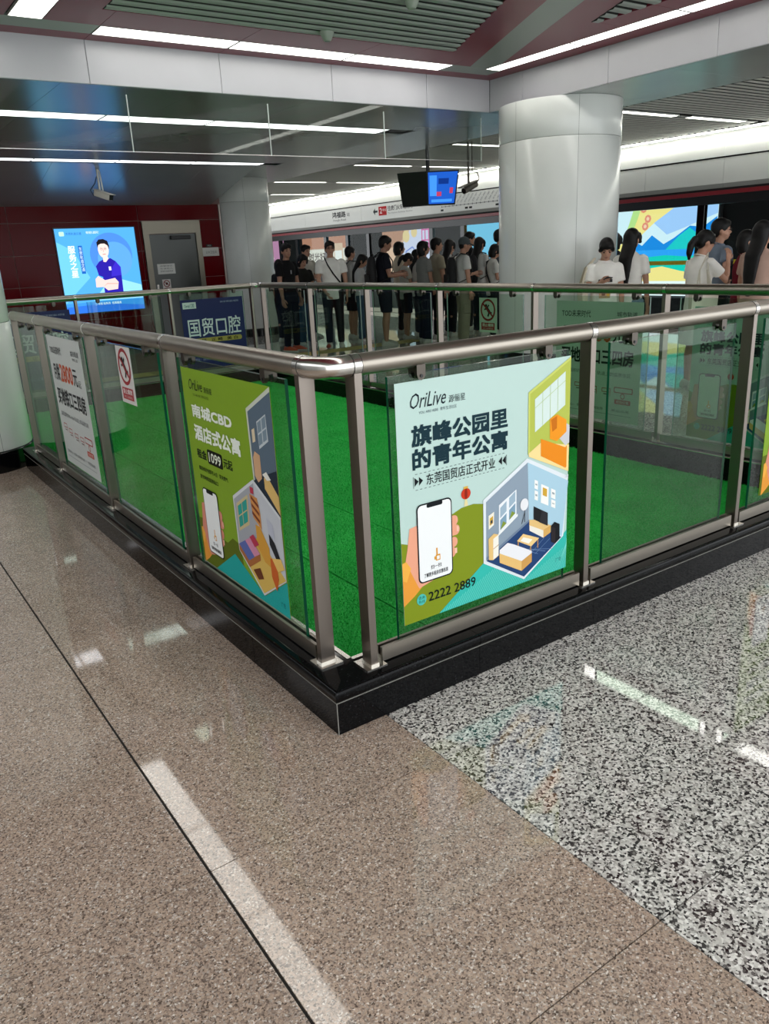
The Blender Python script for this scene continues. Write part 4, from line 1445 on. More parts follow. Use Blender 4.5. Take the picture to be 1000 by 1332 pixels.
# ---------------------------------------------------------------- lit advertising screen on the red wall
W, H = BX1 - BX0, BZ1 - BZ0
ad = thing('light_box', 'lit blue advertising light box with a person in a blue shirt on the red wall', 'light box', (BX0, YR - 0.03, BZ0), R_X)
MB().box(-0.02, -0.02, -0.03, W + 0.02, H + 0.02, -0.004).build('frame', BLACK, ad, world=False)
MB().box(0, 0, -0.004, W, H, 0).build('screen', lamp_mat('screen_blue', '4fa3ea', 0.95), ad, world=False)
P = Print(ad, W, H, 0.001, emit=0.95)
P.poly('backdrop', '3d8fe6', [(0, 0), (1, 0), (1, 0.14), (0, 0.12)], 1)
P.poly('backdrop', '2f6fe0', [(0, 0), (1, 0), (1, 0.05), (0.5, 0.10), (0, 0.08)], 2)
P.poly('backdrop', '6cc0f4', [(0, 0.12), (0.35, 0.42), (0.18, 0.75), (0, 0.85)], 1)
P.poly('backdrop', '8fd0f6', [(0.35, 0.14), (0.62, 0.42), (1, 0.30), (1, 0.14)], 1)
P.disc('backdrop', '4a86e2', 0.66, 0.68, 0.27, 2, n=40)
P.disc('backdrop', '5b9fe8', 0.70, 0.62, 0.22, 3, n=40)
P.text('lettering', 'e6f2e0', '服务之星', 0.125, 0.43, 0.215, 0.80, 5, bold=0.02, vertical=True)
P.rect('lettering', '1f62b8', 0.255, 0.47, 0.305, 0.80, 4)
P.text('lettering', 'd6ecf8', '东莞轨道交通', 0.262, 0.50, 0.298, 0.785, 5, vertical=True)
P.text('lettering', '1d4f94', '东莞轨道交通', 0.13, 0.925, 0.32, 0.955, 5)
P.rect('lettering', 'b8e8c8', 0.05, 0.915, 0.11, 0.965, 5, r=0.01)
P.text('lettering', 'e8f4ff', '微笑服务 温暖同行', 0.38, 0.935, 0.54, 0.965, 5)
P.text('lettering', 'eaf4ff', '二号线 站务员  优质服务', 0.36, 0.085, 0.70, 0.115, 5, bold=0.01)
po = 'portrait'
P.poly(po, '2a1f9e', [(0.46, 0.44), (0.44, 0.55), (0.49, 0.605), (0.54, 0.625), (0.64, 0.64), (0.70, 0.60), (0.755, 0.53), (0.745, 0.16), (0.50, 0.16), (0.51, 0.42)], 5)
P.poly(po, '3a2cc0', [(0.70, 0.60), (0.755, 0.53), (0.75, 0.43), (0.62, 0.42), (0.64, 0.52)], 6)
P.poly(po, 'f0d3cc', [(0.545, 0.60), (0.545, 0.68), (0.60, 0.68), (0.615, 0.635), (0.575, 0.595)], 6)
P.disc(po, 'f0d3cc', 0.565, 0.745, 0.068, 7, rv=0.098)
P.poly(po, '1d1b20', [(0.495, 0.765), (0.49, 0.83), (0.52, 0.865), (0.58, 0.87), (0.63, 0.845), (0.645, 0.79), (0.637, 0.745), (0.625, 0.79), (0.59, 0.815), (0.54, 0.815), (0.51, 0.80)], 8)
for u in (0.543, 0.588):
    P.ring(po, '5a4a4a', u, 0.755, 0.015, 0.018, 8, n=16)
    P.disc(po, '2a2022', u, 0.755, 0.006, 8, n=10)
P.line(po, 'c79a90', (0.565, 0.745), (0.562, 0.715), 0.006, 8)
P.line(po, 'b86a68', (0.548, 0.688), (0.588, 0.690), 0.008, 8)
P.poly(po, 'eecac4', [(0.405, 0.30), (0.41, 0.40), (0.45, 0.435), (0.53, 0.38), (0.66, 0.40), (0.70, 0.35), (0.68, 0.265), (0.55, 0.255), (0.50, 0.30)], 8)
P.poly(po, 'd9a9a0', [(0.50, 0.30), (0.55, 0.345), (0.69, 0.335), (0.69, 0.325), (0.55, 0.332)], 9)
P.rect(po, 'dfe6ff', 0.60, 0.495, 0.63, 0.54, 7)
P.done()

# notices on and beside the steel door
def notice(px4, y, label, lines, group=None, name='notice', color='d7d6d2'):
    (x0, y0), (x1, y1) = px4
    a, b = ony(x0, y1, y), ony(x1, y0, y)
    w, h = abs(b[0] - a[0]), abs(b[2] - a[2])
    t, P = sheet(name, label, 'notice', (min(a[0], b[0]), y, min(a[2], b[2])), R_X, w, h, color, group)
    for i, s in enumerate(lines):
        v = 0.82 - i * 0.26
        P.text('lettering', '55585c', s, 0.14, v - 0.10, 0.86, v + 0.05, 2)
    P.done()
    return t


notice(((206, 342.5), (227, 357)), YR - 0.0145, 'white paper notice on the steel door above the no entry sign', ['温馨提示', '非请勿入', '请保持通道畅通'])
t, P = sheet('warning_sign', 'small red ring no entry sign taped to the steel door', 'sign', tuple(np.array(ony(213, 380, YR - 0.0145))), R_X, 0.165, 0.235, 'd4cfcc', 'door signs')
P.ring('symbol', '7d2a33', 0.5, 0.66, 0.30, 0.40, 2)
P.line('symbol', '7d2a33', (0.26, 0.80), (0.74, 0.52), 0.08, 3)
P.disc('symbol', '2b2426', 0.5, 0.66, 0.15, 2)
P.rect('caption', '7a2028', 0.14, 0.10, 0.86, 0.32, 2)
P.text('caption', 'e0cfca', '禁止入内', 0.2, 0.14, 0.8, 0.28, 3)
P.done()
a, b = ony(264, 333.5, YR - 0.004), ony(284, 321.5, YR - 0.004)
t, P = sheet('door_plate', 'small white room name plate on the red wall right of the steel door', 'sign', (a[0], YR - 0.004, a[2]), R_X, b[0] - a[0], b[2] - a[2], 'cfcdc8')
P.text('lettering', '5a5d60', '公共卫生间', 0.2, 0.3, 0.85, 0.62, 2)
P.done()
t, P = sheet('door_plate', 'tiny dark number plate above the white room name plate', 'sign', (a[0] + 0.09, YR - 0.004, b[2] + 0.012), R_X, 0.13, 0.05, '20191a')
P.text('lettering', 'b9b4b0', 'A06', 0.2, 0.2, 0.8, 0.8, 2)
P.done()

# ---------------------------------------------------------------- lettering on the platform header
def header_sign(name, label, ya, yb, z0, z1, fn, kind=None):
    t = thing(name, label, 'sign', (XP - 0.0115, ya, z0), R_L)
    P = Print(t, ya - yb, z1 - z0, 0.001)
    MB().box(0, 0, -0.0008, ya - yb, z1 - z0, 0).build('film', PSD_WHITE, t, world=False)
    fn(P)
    P.done()


ya, yb = onx(432, 290, XP)[1], onx(456, 290, XP)[1]


def f_station(P):
    P.text('lettering', '2a2c2e', '鸿福路', 0.05, 0.42, 0.78, 0.98, 2, bold=0.02)
    P.text('lettering', '505356', '站', 0.85, 0.45, 0.99, 0.80, 2)
    P.text('lettering', '505356', 'Hongfu Road', 0.10, 0.06, 0.78, 0.30, 2)


header_sign('station_sign', 'station name in dark characters on the white platform header', ya, yb, 2.38, 2.66, f_station)
ya, yb = onx(486, 283, XP)[1], onx(537, 280, XP)[1]


def f_dir(P):
    P.poly('arrow', '33363a', [(0.0, 0.5), (0.055, 0.85), (0.055, 0.6), (0.12, 0.6), (0.12, 0.4), (0.055, 0.4), (0.055, 0.15)], 2)
    P.rect('line_badge', 'b8262c', 0.15, 0.05, 0.36, 0.95, 2)
    P.text('line_badge', 'f2e6e4', '2', 0.18, 0.25, 0.24, 0.80, 3, bold=0.02)
    P.text('line_badge', 'f2e6e4', '号线', 0.25, 0.45, 0.345, 0.72, 3)
    P.text('lettering', '33363a', '往虎门火车站方向', 0.39, 0.45, 1.0, 0.95, 2, bold=0.015)
    P.text('lettering', '6a6d70', 'To Humen Railway Station', 0.39, 0.10, 1.0, 0.28, 2)


header_sign('direction_sign', 'direction sign with arrow and red line badge on the white platform header', ya, yb, 2.42, 2.66, f_dir)
ya, yb = onx(573, 270, XP)[1], onx(650, 265, XP)[1]


def f_map(P):
    P.rect('line', '8a8d90', 0.02, 0.30, 0.98, 0.335, 2)
    for k in range(15):
        u = 0.03 + k * 0.067
        P.rect('line', '6a6d70', u - 0.006, 0.27, u + 0.006, 0.37, 3)
        co, fs, _ = text_shape(['东莞站', '茶山', '榴花公园', '下桥', '天宝', '东城', '旗峰公园', '鸿福路', '西平', '蛤地', '陈屋', '寮厦', '珊美', '展览中心', '虎门站'][k])
        mb, i = P._mb('station_names', '8b8e92')
        L = 0.30
        for_pts = [((u + (x * L * 0.45 + (y - 0.5) * -0.03) * 0.6) * P.W, (0.42 + (x * 0.5 + y * 0.07)) * P.H, 0.002) for x, y in co]
        mb.add(for_pts, fs, i)
    for u in (0.03, 0.46, 0.53, 0.96):
        P.rect('line', '2c2e30', u - 0.02, 0.04, u + 0.03, 0.16, 2)


header_sign('route_map', 'faint line map with slanted station names on the platform header beside the column', ya, yb, 2.36, 2.70, f_map)

# ---------------------------------------------------------------- lit advertisements beyond the tracks
XT = 14.0


def track_box(label, pl, pr, z0, z1, color, strength, fn=None):
    ya = onx(pl, 300, XT)[1]
    yb = onx(pr, 300, XT)[1]
    W, H = ya - yb, z1 - z0
    t = thing('light_box', label, 'light box', (XT, ya, z0), R_L)
    MB().box(-0.05, -0.05, -0.09, W + 0.05, H + 0.05, -0.01).build('frame', mat('box_frame', '55585a', 0.4, 0.5), t, world=False)
    MB().box(0, 0, -0.01, W, H, 0).build('face', lamp_mat('box_' + color, color, strength), t, world=False)
    if fn:
        P = Print(t, W, H, 0.004, emit=strength)
        fn(P)
        P.done()


def f_mural(P):
    P.poly('mural', '9fc4f4', [(0.45, 1), (0.50, 0.80), (0.62, 0.66), (0.75, 0.72), (1, 0.85), (1, 1)], 1)
    P.poly('mural', 'efdc8a', [(0.36, 1.0), (0.33, 0.82), (0.30, 0.66), (0.22, 0.56), (0.17, 0.50), (0.24, 0.45), (0.33, 0.55), (0.42, 0.68), (0.52, 0.80), (0.66, 0.93), (0.70, 1.0)], 2)
    P.poly('mural', 'b5d98a', [(0.34, 0.98), (0.30, 0.80), (0.27, 0.68), (0.33, 0.70), (0.37, 0.84), (0.40, 0.97)], 3)
    for u, v in ((0.42, 0.95), (0.46, 0.84), (0.44, 0.76)):
        P.disc('mural', 'e08a72', u, v, 0.028, 4, n=8)
        P.disc('mural', 'f2c9a8', u, v, 0.013, 5, n=8)
    P.poly('mural', '1f86dc', [(0.24, 0.45), (0.36, 0.60), (0.42, 0.55), (0.50, 0.66), (0.60, 0.56), (0.68, 0.62), (0.80, 0.74), (0.90, 0.72), (1, 0.82), (1, 0.40), (0.24, 0.40)], 3)
    P.poly('mural', '21c3c4', [(0.62, 0.50), (0.72, 0.64), (0.80, 0.72), (0.86, 0.66), (1, 0.70), (1, 0.45), (0.62, 0.45)], 4)
    P.rect('mural', '2f9df0', 0.24, 0.40, 1, 0.50, 5)
    P.poly('mural', '17c6b4', [(0.20, 0.36), (0.30, 0.45), (0.45, 0.42), (0.62, 0.44), (0.80, 0.42), (1, 0.46), (1, 0.24), (0.20, 0.24)], 6)
    P.poly('mural', 'f1dd8c', [(0.15, 0.24), (0.30, 0.26), (0.50, 0.30), (0.60, 0.32), (0.75, 0.27), (1, 0.22), (1, 0.15), (0.15, 0.15)], 7)
    P.rect('mural', 'e6f1f6', 0, 0, 1, 0.16, 8)


def f_pink(P):
    P.poly('artwork', 'e0b9a0', [(0, 0), (0, 1), (0.62, 1), (0.35, 0.5), (0.2, 0)], 1)
    P.poly('artwork', 'b98a74', [(0, 0.5), (0, 0.95), (0.55, 0.95), (0.35, 0.6)], 2)
    P.disc('artwork', 'e8cf9c', 0.50, 0.78, 0.07, 3)
    P.disc('artwork', 'e8cf9c', 0.66, 0.86, 0.06, 3)
    for a, b in (((0.48, 0.45), (0.62, 0.55)), ((0.62, 0.55), (0.70, 0.42)), ((0.70, 0.42), (0.55, 0.32)), ((0.55, 0.32), (0.48, 0.45))):
        P.line('artwork', '6a86d8', a, b, 0.015, 3)
    for a in ((0.80, 0.45, 0.95, 0.48), (0.80, 0.88, 0.95, 0.91), (0.80, 0.45, 0.82, 0.91), (0.93, 0.45, 0.95, 0.91), (0.86, 0.45, 0.88, 0.91), (0.80, 0.66, 0.95, 0.69)):
        P.rect('artwork', 'd86aa8', *a, 3)


def f_cream(P):
    P.rect('artwork', 'c98f78', 0, 0.62, 1, 1, 1)
    P.rect('artwork', 'f6efe6', 0.10, 0.18, 0.90, 0.60, 2)
    P.text('artwork', '5a4a4a', '时光好物', 0.14, 0.28, 0.62, 0.52, 3, bold=0.02)
    P.rect('artwork', 'e8c9b0', 0.68, 0.10, 0.86, 0.75, 3)
    P.rect('artwork', 'ffffff', 0.70, 0.30, 0.84, 0.55, 4)


track_box('big lit mural of blue mountains and yellow ribbons beyond the platform doors', 776, 932, 0.35, 2.25, 'cfe6f2', 1.9, f_mural)
track_box('plain light blue lit panel beyond the doors left of the big column', 607, 672, 0.9, 2.15, '6fbfe4', 1.6)
track_box('lit peach and lilac advertisement with a pink square beyond the platform doors', 497, 562, 0.9, 2.25, 'd3d6f0', 1.5, f_pink)
track_box('lit brown and cream advertisement above the crowd beyond the platform doors', 392, 454, 1.0, 2.2, 'dcc9ba', 1.3, f_cream)
track_box("narrow pink lit panel just right of the far left column", 349, 367, 0.9, 2.2, "d99ac4", 1.2)

# ---------------------------------------------------------------- ceiling devices
det = thing('smoke_detector', 'small pale cone shaped detector under the edge of the ceiling slats', 'smoke detector', tuple(onz(425, 41, T)))
MB().lathe([(0.0, -0.075), (0.028, -0.075), (0.036, -0.068), (0.062, -0.012), (0.062, 0.0), (0.0, 0.0)], 24).build('housing', mat('detector_grey', '9ba397', 0.5), det, world=False, smooth=40)
MB().lathe([(0.0, -0.079), (0.022, -0.079), (0.022, -0.074), (0.0, -0.074)], 20).build('sensor_ring', mat('detector_dark', '6b7168', 0.5), det, world=False)
det = thing('smoke_detector', 'small pale detector on the slat ceiling at the top edge of the photo', 'smoke detector', tuple(onz(535, -3, T)))
MB().lathe([(0.0, -0.075), (0.028, -0.075), (0.036, -0.068), (0.062, -0.012), (0.062, 0.0), (0.0, 0.0)], 24).build('housing', mat('detector_grey', '9ba397', 0.5), det, world=False, smooth=40)

# white camera in front of the red wall
CW = mat('camera_white', 'b9b6aa', 0.4)
p = onz(125, 216, S - 0.01)
q = np.array([p[0] + 0.02, p[1], ony(130, 256, p[1])[2]])
cctv = thing('security_camera', 'white box security camera hanging from the low ceiling before the red wall', 'security camera', (p[0], p[1], q[2]))
hz = S - q[2]
MB().tube([(0, 0, 0.10), (0, 0, hz)], 0.016, 10).build('drop_tube', CW, cctv, world=False, smooth=40)
MB().tube([(0.05, 0.0, 0.07), (0.035, 0.0, hz - 0.09), (0, 0, hz - 0.04)], 0.012, 8).build('support_arm', CW, cctv, world=False, smooth=40)
RB = Matrix.Rotation(math.radians(-58), 4, 'Z') @ Matrix.Rotation(math.radians(18), 4, 'Y')
RB = Matrix.Translation((0.05, 0, 0.02)) @ RB
MB().bbox(-0.16, -0.05, -0.045, 0.15, 0.05, 0.05, 0.008).box(-0.17, -0.06, 0.05, 0.19, 0.06, 0.056).xf(RB).build('body', CW, cctv, world=False)
MB().box(0.15, -0.042, -0.037, 0.156, 0.042, 0.042).xf(RB).build('window', BLACK_GLOSS, cctv, world=False)
MB().tube([(-0.10, 0.02, 0.02), (-0.14, 0.02, 0.10), (-0.06, 0.0, 0.2), (-0.02, 0, 0.3)], 0.008, 6).build('cable', RUBBER, cctv, world=False, smooth=40)

# hanging pair of screens over the platform
tvd = 13.2
a = at_dist(519, 224, tvd)
b = at_dist(594, 222, tvd)
c = at_dist(560, 267, tvd)
cx, cy = (a[0] + b[0]) / 2, (a[1] + b[1]) / 2
ztop, zbot = (a[2] + b[2]) / 2, c[2]
tv = thing('display_screen', 'hanging V shaped pair of platform screens, left dark and right showing blue', 'screen', (cx, cy, zbot))
hz = ztop - zbot
view = math.atan2(cy - CAM[1], cx - CAM[0])          # direction from the viewer
right = (math.sin(view), -math.cos(view))
fwd = (math.cos(view), math.sin(view))


def scr(u, w, z):
    """u to the right, w towards the viewer"""
    return (right[0] * u - fwd[0] * w, right[1] * u - fwd[1] * w, z)


def screen_box(u0, w0, u1, w1, tilt, part, m):
    n = np.array([-(w1 - w0), (u1 - u0)])
    n = n / np.linalg.norm(n) * 0.09
    base = [(u0, w0), (u1, w1), (u1 - n[0], w1 - n[1]), (u0 - n[0], w0 - n[1])]
    lo = [scr(u * 0.86, w - tilt, 0) for u, w in base]
    hi = [scr(u, w, hz) for u, w in base]
    return MB().prism(lo, hi).build(part, m, tv, world=False)


uu = 0.48
MB().tube([(0, 0, hz), (0, 0, SP + 0.1 - zbot)], 0.03, 10).build('hanger', BLACK, tv, world=False, smooth=40)
screen_box(-uu, -0.05, -0.02, 0.06, 0.10, 'screen_case', BLACK)
sb = screen_box(-0.03, 0.05, uu, 0.00, 0.10, 'screen_case', BLACK)
lo = [scr(u * 0.86, w - 0.095 + 0.004, 0.02) for u, w in ((0.0, 0.052), (uu - 0.02, 0.002))]
hi = [scr(u, w + 0.004, hz - 0.02) for u, w in ((uu - 0.02, 0.002), (0.0, 0.052))]
MB().poly(lo + hi).build('picture', lamp_mat('screen_deep_blue', '1d55b8', 0.9), sb, world=False, fix=False)
def sp(s, t):
    l = np.array(lo[0]) * (1 - s) + np.array(lo[1]) * s
    h = np.array(hi[1]) * (1 - s) + np.array(hi[0]) * s
    q = l * (1 - t) + h * t
    return (q[0] - fwd[0] * 0.004, q[1] - fwd[1] * 0.004, q[2])
pic = MB()
for i, (s0, s1, t0, t1) in enumerate(((0.05, 0.3, 0.25, 0.9), (0.36, 0.72, 0.62, 0.8), (0.3, 0.48, 0.24, 0.38), (0.78, 0.9, 0.32, 0.5), (0.1, 0.9, 0.05, 0.14))):
    pic.poly([sp(s0, t0), sp(s1, t0), sp(s1, t1), sp(s0, t1)], (0, 1, 2, 2, 0)[i])
pic.build('picture_detail', [lamp_mat('scr_a', '3f8ade', 0.9), lamp_mat('scr_b', '10307a', 0.9), lamp_mat('scr_c', 'b03a58', 0.9)], sb, world=False, fix=False)

# dark camera beside the screens
d = at_dist(609, 222, 13.6)
e_ = at_dist(612, 246, 13.6)
cc = thing('security_camera', 'dark bullet security camera with a looped cable hanging beside the platform screens', 'security camera', (d[0], d[1], e_[2]))
GREYC = mat('camera_grey', '6a655c', 0.45)
top = SP + 0.1 - e_[2]
MB().tube([(0, 0, 0.06), (0, 0, top)], 0.018, 10).build('drop_tube', GREYC, cc, world=False, smooth=40)
MB().tube([scr(0.06, 0, top), scr(0.06, 0, 0.26), scr(0.14, 0, 0.24), scr(0.17, 0, 0.15), scr(0.12, 0, 0.08)], 0.009, 8).build('cable', GREYC, cc, world=False, smooth=40)
MB().tube([scr(0.12, -0.1, 0.08), scr(-0.08, 0.1, -0.03)], 0.05, 14).tube([scr(0.13, -0.11, 0.13), scr(-0.14, 0.15, 0.02)], [(0.012, 0.06)] * 2, 12).build('body', GREYC, cc, world=False, smooth=40)
MB().tube([scr(-0.08, 0.1, -0.03), scr(-0.083, 0.103, -0.032)], 0.042, 14).build('lens', BLACK_GLOSS, cc, world=False)
MB().tube([scr(0, 0, 0.10), scr(0.02, 0, 0.04)], 0.025, 10).build('bracket', GREYC, cc, world=False, smooth=40)

# ================================================================== PEOPLE
SKIN = mat('skin', 'b98a72', 0.5, noise=0.05, nscale=18)
SKIN_D = mat('skin_tan', 'a27660', 0.5, noise=0.05, nscale=18)
HAIR = mat('black_hair', '0d0b0b', 0.5, spec=0.25, noise=0.3, nscale=60)
EYE = mat('eye_dark', '161011', 0.25)
LIP = mat('lip', '8e5650', 0.5)
_remesh = []
ARMS = {
    'down': ((0.06, 0.13, -1), (0.16, 0.03, -1)),
    'back': ((-0.18, 0.12, -1), (0.10, 0.02, -1)),
    'phone': ((0.22, 0.12, -0.95), (0.80, -0.38, 0.42)),
    'phone_low': ((0.15, 0.12, -0.97), (0.90, -0.35, 0.05)),
    'mouth': ((0.62, 0.10, -0.66), (0.30, -0.34, 0.98)),
    'hip': ((-0.30, 0.62, -0.80), (0.42, -0.62, -0.42)),
    'strap': ((0.12, 0.22, -0.95), (0.55, -0.42, 0.80)),
    'bent': ((0.10, 0.14, -1), (0.92, -0.12, 0.10)),
    'front': ((0.10, 0.10, -1), (0.45, -0.45, -0.80)),
}


def cloth(color):
    return mat('cloth_' + color, color, 0.85, spec=0.2, noise=0.06, nscale=9, bump=0.25, bscale=14)


def queue(mb, name, m, parent, voxel, smooth=4, extra=None):
    me = mb.mesh(name, m, None, fix=True)
    o = link(name, me, parent)
    md = o.modifiers.new('fuse', 'REMESH')
    md.mode = 'VOXEL'
    md.voxel_size = voxel
    md.use_smooth_shade = True
    if smooth:
        sm = o.modifiers.new('soften', 'SMOOTH')
        sm.factor = 0.5
        sm.iterations = smooth
    _remesh.append((o, extra, m))
    return o


def person(label, px, dist, face, male=True, shirt='d8d6d2', legs='trousers', leg_color='26282c', shoe='c9c6c0', hair='short', arms=('down', 'down'), sleeve=0.62, head=(0, 0), skin=None, lean=0.0, stance=0.02, group='people waiting on the platform', build=1.0, cap=None, height=None, full=True):
    """px: top of the head in the photograph, dist: distance on the floor from the viewer, face: degrees to the right of 'away from the viewer'"""
    top = at_dist(px[0], px[1], dist)
    h = height or top[2]
    s = h / 1.70
    view = math.atan2(top[1] - CAM[1], top[0] - CAM[0])
    rz = view - math.radians(face)
    root = thing('person', label, 'person', (top[0], top[1], 0), (0, 0, rz), group)
    sk = skin or SKIN
    sw = (0.190 if male else 0.165) * build
    Vv = Vector

    def lz(x, z):          # slight lean of the upper body
        return x + lean * max(0, z - 0.9)
    J = {}
    for sd in (1, -1):
        hip = Vv((0, 0.088 * sd, 0.90))
        st = stance * (1 if sd > 0 else -1)
        knee = Vv((0.015 + st * 0.6, 0.095 * sd, 0.48))
        ank = Vv((-0.01 + st, 0.098 * sd, 0.085))
        J['leg', sd] = (hip, knee, ank)
        sh = Vv((lz(0, 1.40), sw * sd, 1.375))
        ua, fa = ARMS[arms[0 if sd > 0 else 1]]
        u = Vv((ua[0], ua[1] * sd, ua[2])).normalized()
        f = Vv((fa[0], fa[1] * sd, fa[2])).normalized()
        el = sh + u * 0.285
        wr = el + f * 0.235
        J['arm', sd] = (sh, el, wr, u, f)
    hy, hp = math.radians(head[0]), math.radians(head[1])
    RH = Matrix.Rotation(-hy, 3, 'Z') @ Matrix.Rotation(hp, 3, 'Y')
    neck0 = Vv((lz(-0.012, 1.42), 0, 1.415))
    neck1 = Vv((lz(0.012, 1.50), 0, 1.50)) + Vv((0.03 * math.sin(hp), 0, -0.01 * abs(math.sin(hp))))

    def hd(p):             # point given in head space: origin at the top of the neck, x to the face
        return neck1 + RH @ Vv(p)

    # ------------------------------------------------ one continuous body
    b = MB()
    tor = [(0.84, 0.085, 0.13), (0.92, 0.105, 0.150), (1.02, 0.090, 0.130), (1.12, 0.088, 0.128), (1.25, 0.102, 0.146), (1.33, 0.092, 0.140), (1.385, 0.066, 0.095), (1.44, 0.050, 0.055)]
    b.tube([(lz(-0.005, z), 0, z) for z, *_ in tor], [(a * build, w * build) for _, a, w in tor], 18, up=(1, 0, 0))
    b.tube([neck0, neck1, hd((0.0, 0, 0.05))], [(0.055, 0.056), (0.050, 0.050), (0.050, 0.050)], 12)
    b.ball(hd((0.0, 0, 0.105)), (0.094, 0.074, 0.094), 16, 10, rot=RH)
    b.ball(hd((0.030, 0, 0.050)), (0.066, 0.057, 0.068), 14, 9, rot=RH)
    b.ball(hd((0.060, 0, 0.008)), (0.030, 0.032, 0.022), 10, 7, rot=RH)
    b.tube([hd((0.086, 0, 0.095)), hd((0.103, 0, 0.066)), hd((0.088, 0, 0.055))], [0.011, 0.016, 0.013], 8)
    for sd in (1, -1):
        b.ball(hd((-0.005, 0.077 * sd, 0.070)), (0.020, 0.012, 0.034), 8, 6, rot=RH)
        hip, knee, ank = J['leg', sd]
        b.tube([hip, (hip + knee) / 2, knee, knee * 0.72 + ank * 0.28 + Vv((-0.012, 0, 0)), ank, ank - Vv((0, 0, 0.03))], [0.088, 0.074, 0.053, 0.056, 0.037, 0.042], 12)
        fo = ank - Vv((0, 0, 0.045))
        b.tube([fo + Vv((-0.05, 0, 0)), fo + Vv((0.05, 0, 0.0)), fo + Vv((0.13, 0, -0.012)), fo + Vv((0.175, 0, -0.015))], [(0.035, 0.032), (0.036, 0.036), (0.024, 0.042), (0.012, 0.028)], 10, up=(0, 0, 1))
        sh, el, wr, u, f = J['arm', sd]
        k = 1.0 if male else 0.86
        b.ball(sh, 0.047 * k, 10, 8)
        b.tube([sh, sh + u * 0.14, el, el + f * 0.09, wr], [0.046 * k, 0.046 * k, 0.038 * k, 0.039 * k, 0.026 * k], 10)
        # palm
        inward = Vv((0, -sd, 0))
        nrm = (inward - f * inward.dot(f))
        if nrm.length < 0.3:
            nrm = Vv((1, 0, 0)) - f * f.x
        nrm.normalize()
        sidev = f.cross(nrm).normalized()
        if sidev.x < 0:
            sidev = -sidev                         # the thumb side points forward
        b.tube([wr, wr + f * 0.045, wr + f * 0.088], [(0.018, 0.026), (0.016, 0.041), (0.013, 0.039)], 10, up=nrm)
        J['hand', sd] = (wr, f, nrm, sidev)
    fingers = MB()
    for sd in (1, -1):
        wr, f, nrm, sidev = J['hand', sd]
        for q, L in ((0.030, 0.070), (0.010, 0.080), (-0.011, 0.074), (-0.030, 0.058)):
            p0 = wr + f * 0.076 + sidev * q
            p1 = p0 + f * (L * 0.55) + nrm * 0.008
            p2 = p1 + f * (L * 0.35) + nrm * 0.024
            fingers.tube([p0, p1, p2, p2 + f * 0.006 + nrm * 0.008], [0.0095, 0.0088, 0.0075, 0.004], 7)
        p0 = wr + f * 0.030 + sidev * 0.030
        p1 = p0 + f * 0.035 + sidev * 0.026 + nrm * 0.010
        fingers.tube([p0, p1, p1 + f * 0.030 + sidev * 0.004 + nrm * 0.010], [0.0125, 0.0105, 0.006], 7)

    Sm = Matrix.Scale(s, 4)
    fingers.xf(Sm)
    b.xf(Sm)
    queue(b, 'body', sk, root, 0.0125 * s, 3, fingers)
    # ------------------------------------------------ face
    for sd in (1, -1):
        MB().ball(hd((0.083, 0.031 * sd, 0.092)), (0.008, 0.014, 0.007), 8, 6, rot=RH).xf(Sm).build('eye', EYE, root, world=False, smooth=180)
        MB().tube([hd((0.089, 0.014 * sd, 0.113)), hd((0.088, 0.034 * sd, 0.118)), hd((0.078, 0.050 * sd, 0.113))], [0.004, 0.0045, 0.003], 6).xf(Sm).build('eyebrow', HAIR, root, world=False, smooth=180)
    MB().tube([hd((0.080, -0.024, 0.030)), hd((0.092, 0, 0.029)), hd((0.080, 0.024, 0.030))], [0.004, 0.0075, 0.004], 8).xf(Sm).build('mouth', LIP, root, world=False, smooth=180)
    # ------------------------------------------------ shirt
    c = MB()
    e = 0.016
    hemz = 0.80 if not male else 0.79
    tor = [(hemz, 0.122, 0.172), (0.90, 0.122, 0.170), (1.02, 0.112, 0.156), (1.14, 0.110, 0.156), (1.26, 0.120, 0.168), (1.34, 0.112, 0.172), (1.385, 0.092, 0.150), (1.42, 0.072, 0.105), (1.447, 0.060, 0.072)]
    c.tube([(lz(-0.003, z), 0, z) for z, *_ in tor], [(a * build, w * build) for _, a, w in tor], 22, up=(1, 0, 0))
    for sd in (1, -1):
        sh, el, wr, u, f = J['arm', sd]
        L = 0.285 * min(sleeve, 1.0)
        k = 1.0 if male else 0.88
        c.ball(sh + Vv((0, -0.014 * sd, -0.004)), 0.060 * k, 12, 8)
        pts = [sh - u * 0.02, sh + u * L * 0.5, sh + u * L]
        rs = [0.056 * k, 0.066 * k, 0.072 * k]
        if sleeve > 1:
            pts += [el + f * 0.10, el + f * 0.21]
            rs = [0.070 * k, 0.064 * k, 0.056 * k, 0.050 * k, 0.044 * k]
        c.tube(pts, rs, 14)
    c.xf(Sm)
    queue(c, 'shirt', cloth(shirt), root, 0.0135 * s, 4)
    MB().tube([(lz(0.0, 1.44) + 0.070 * math.cos(t), 0.074 * math.sin(t), 1.440 - 0.022 * math.cos(t)) for t in [2 * math.pi * i / 20 for i in range(21)]], 0.006, 6, caps=False).xf(Sm).build('collar', cloth(shirt), root, world=False, smooth=180)
    # ------------------------------------------------ lower garment
    g = MB()
    g.tube([(0, 0, 0.985), (0, 0, 0.93), (-0.006, 0, 0.86), (0, 0, 0.80)], [(0.100, 0.150), (0.112, 0.162), (0.118, 0.166), (0.105, 0.150)], 20, up=(1, 0, 0))
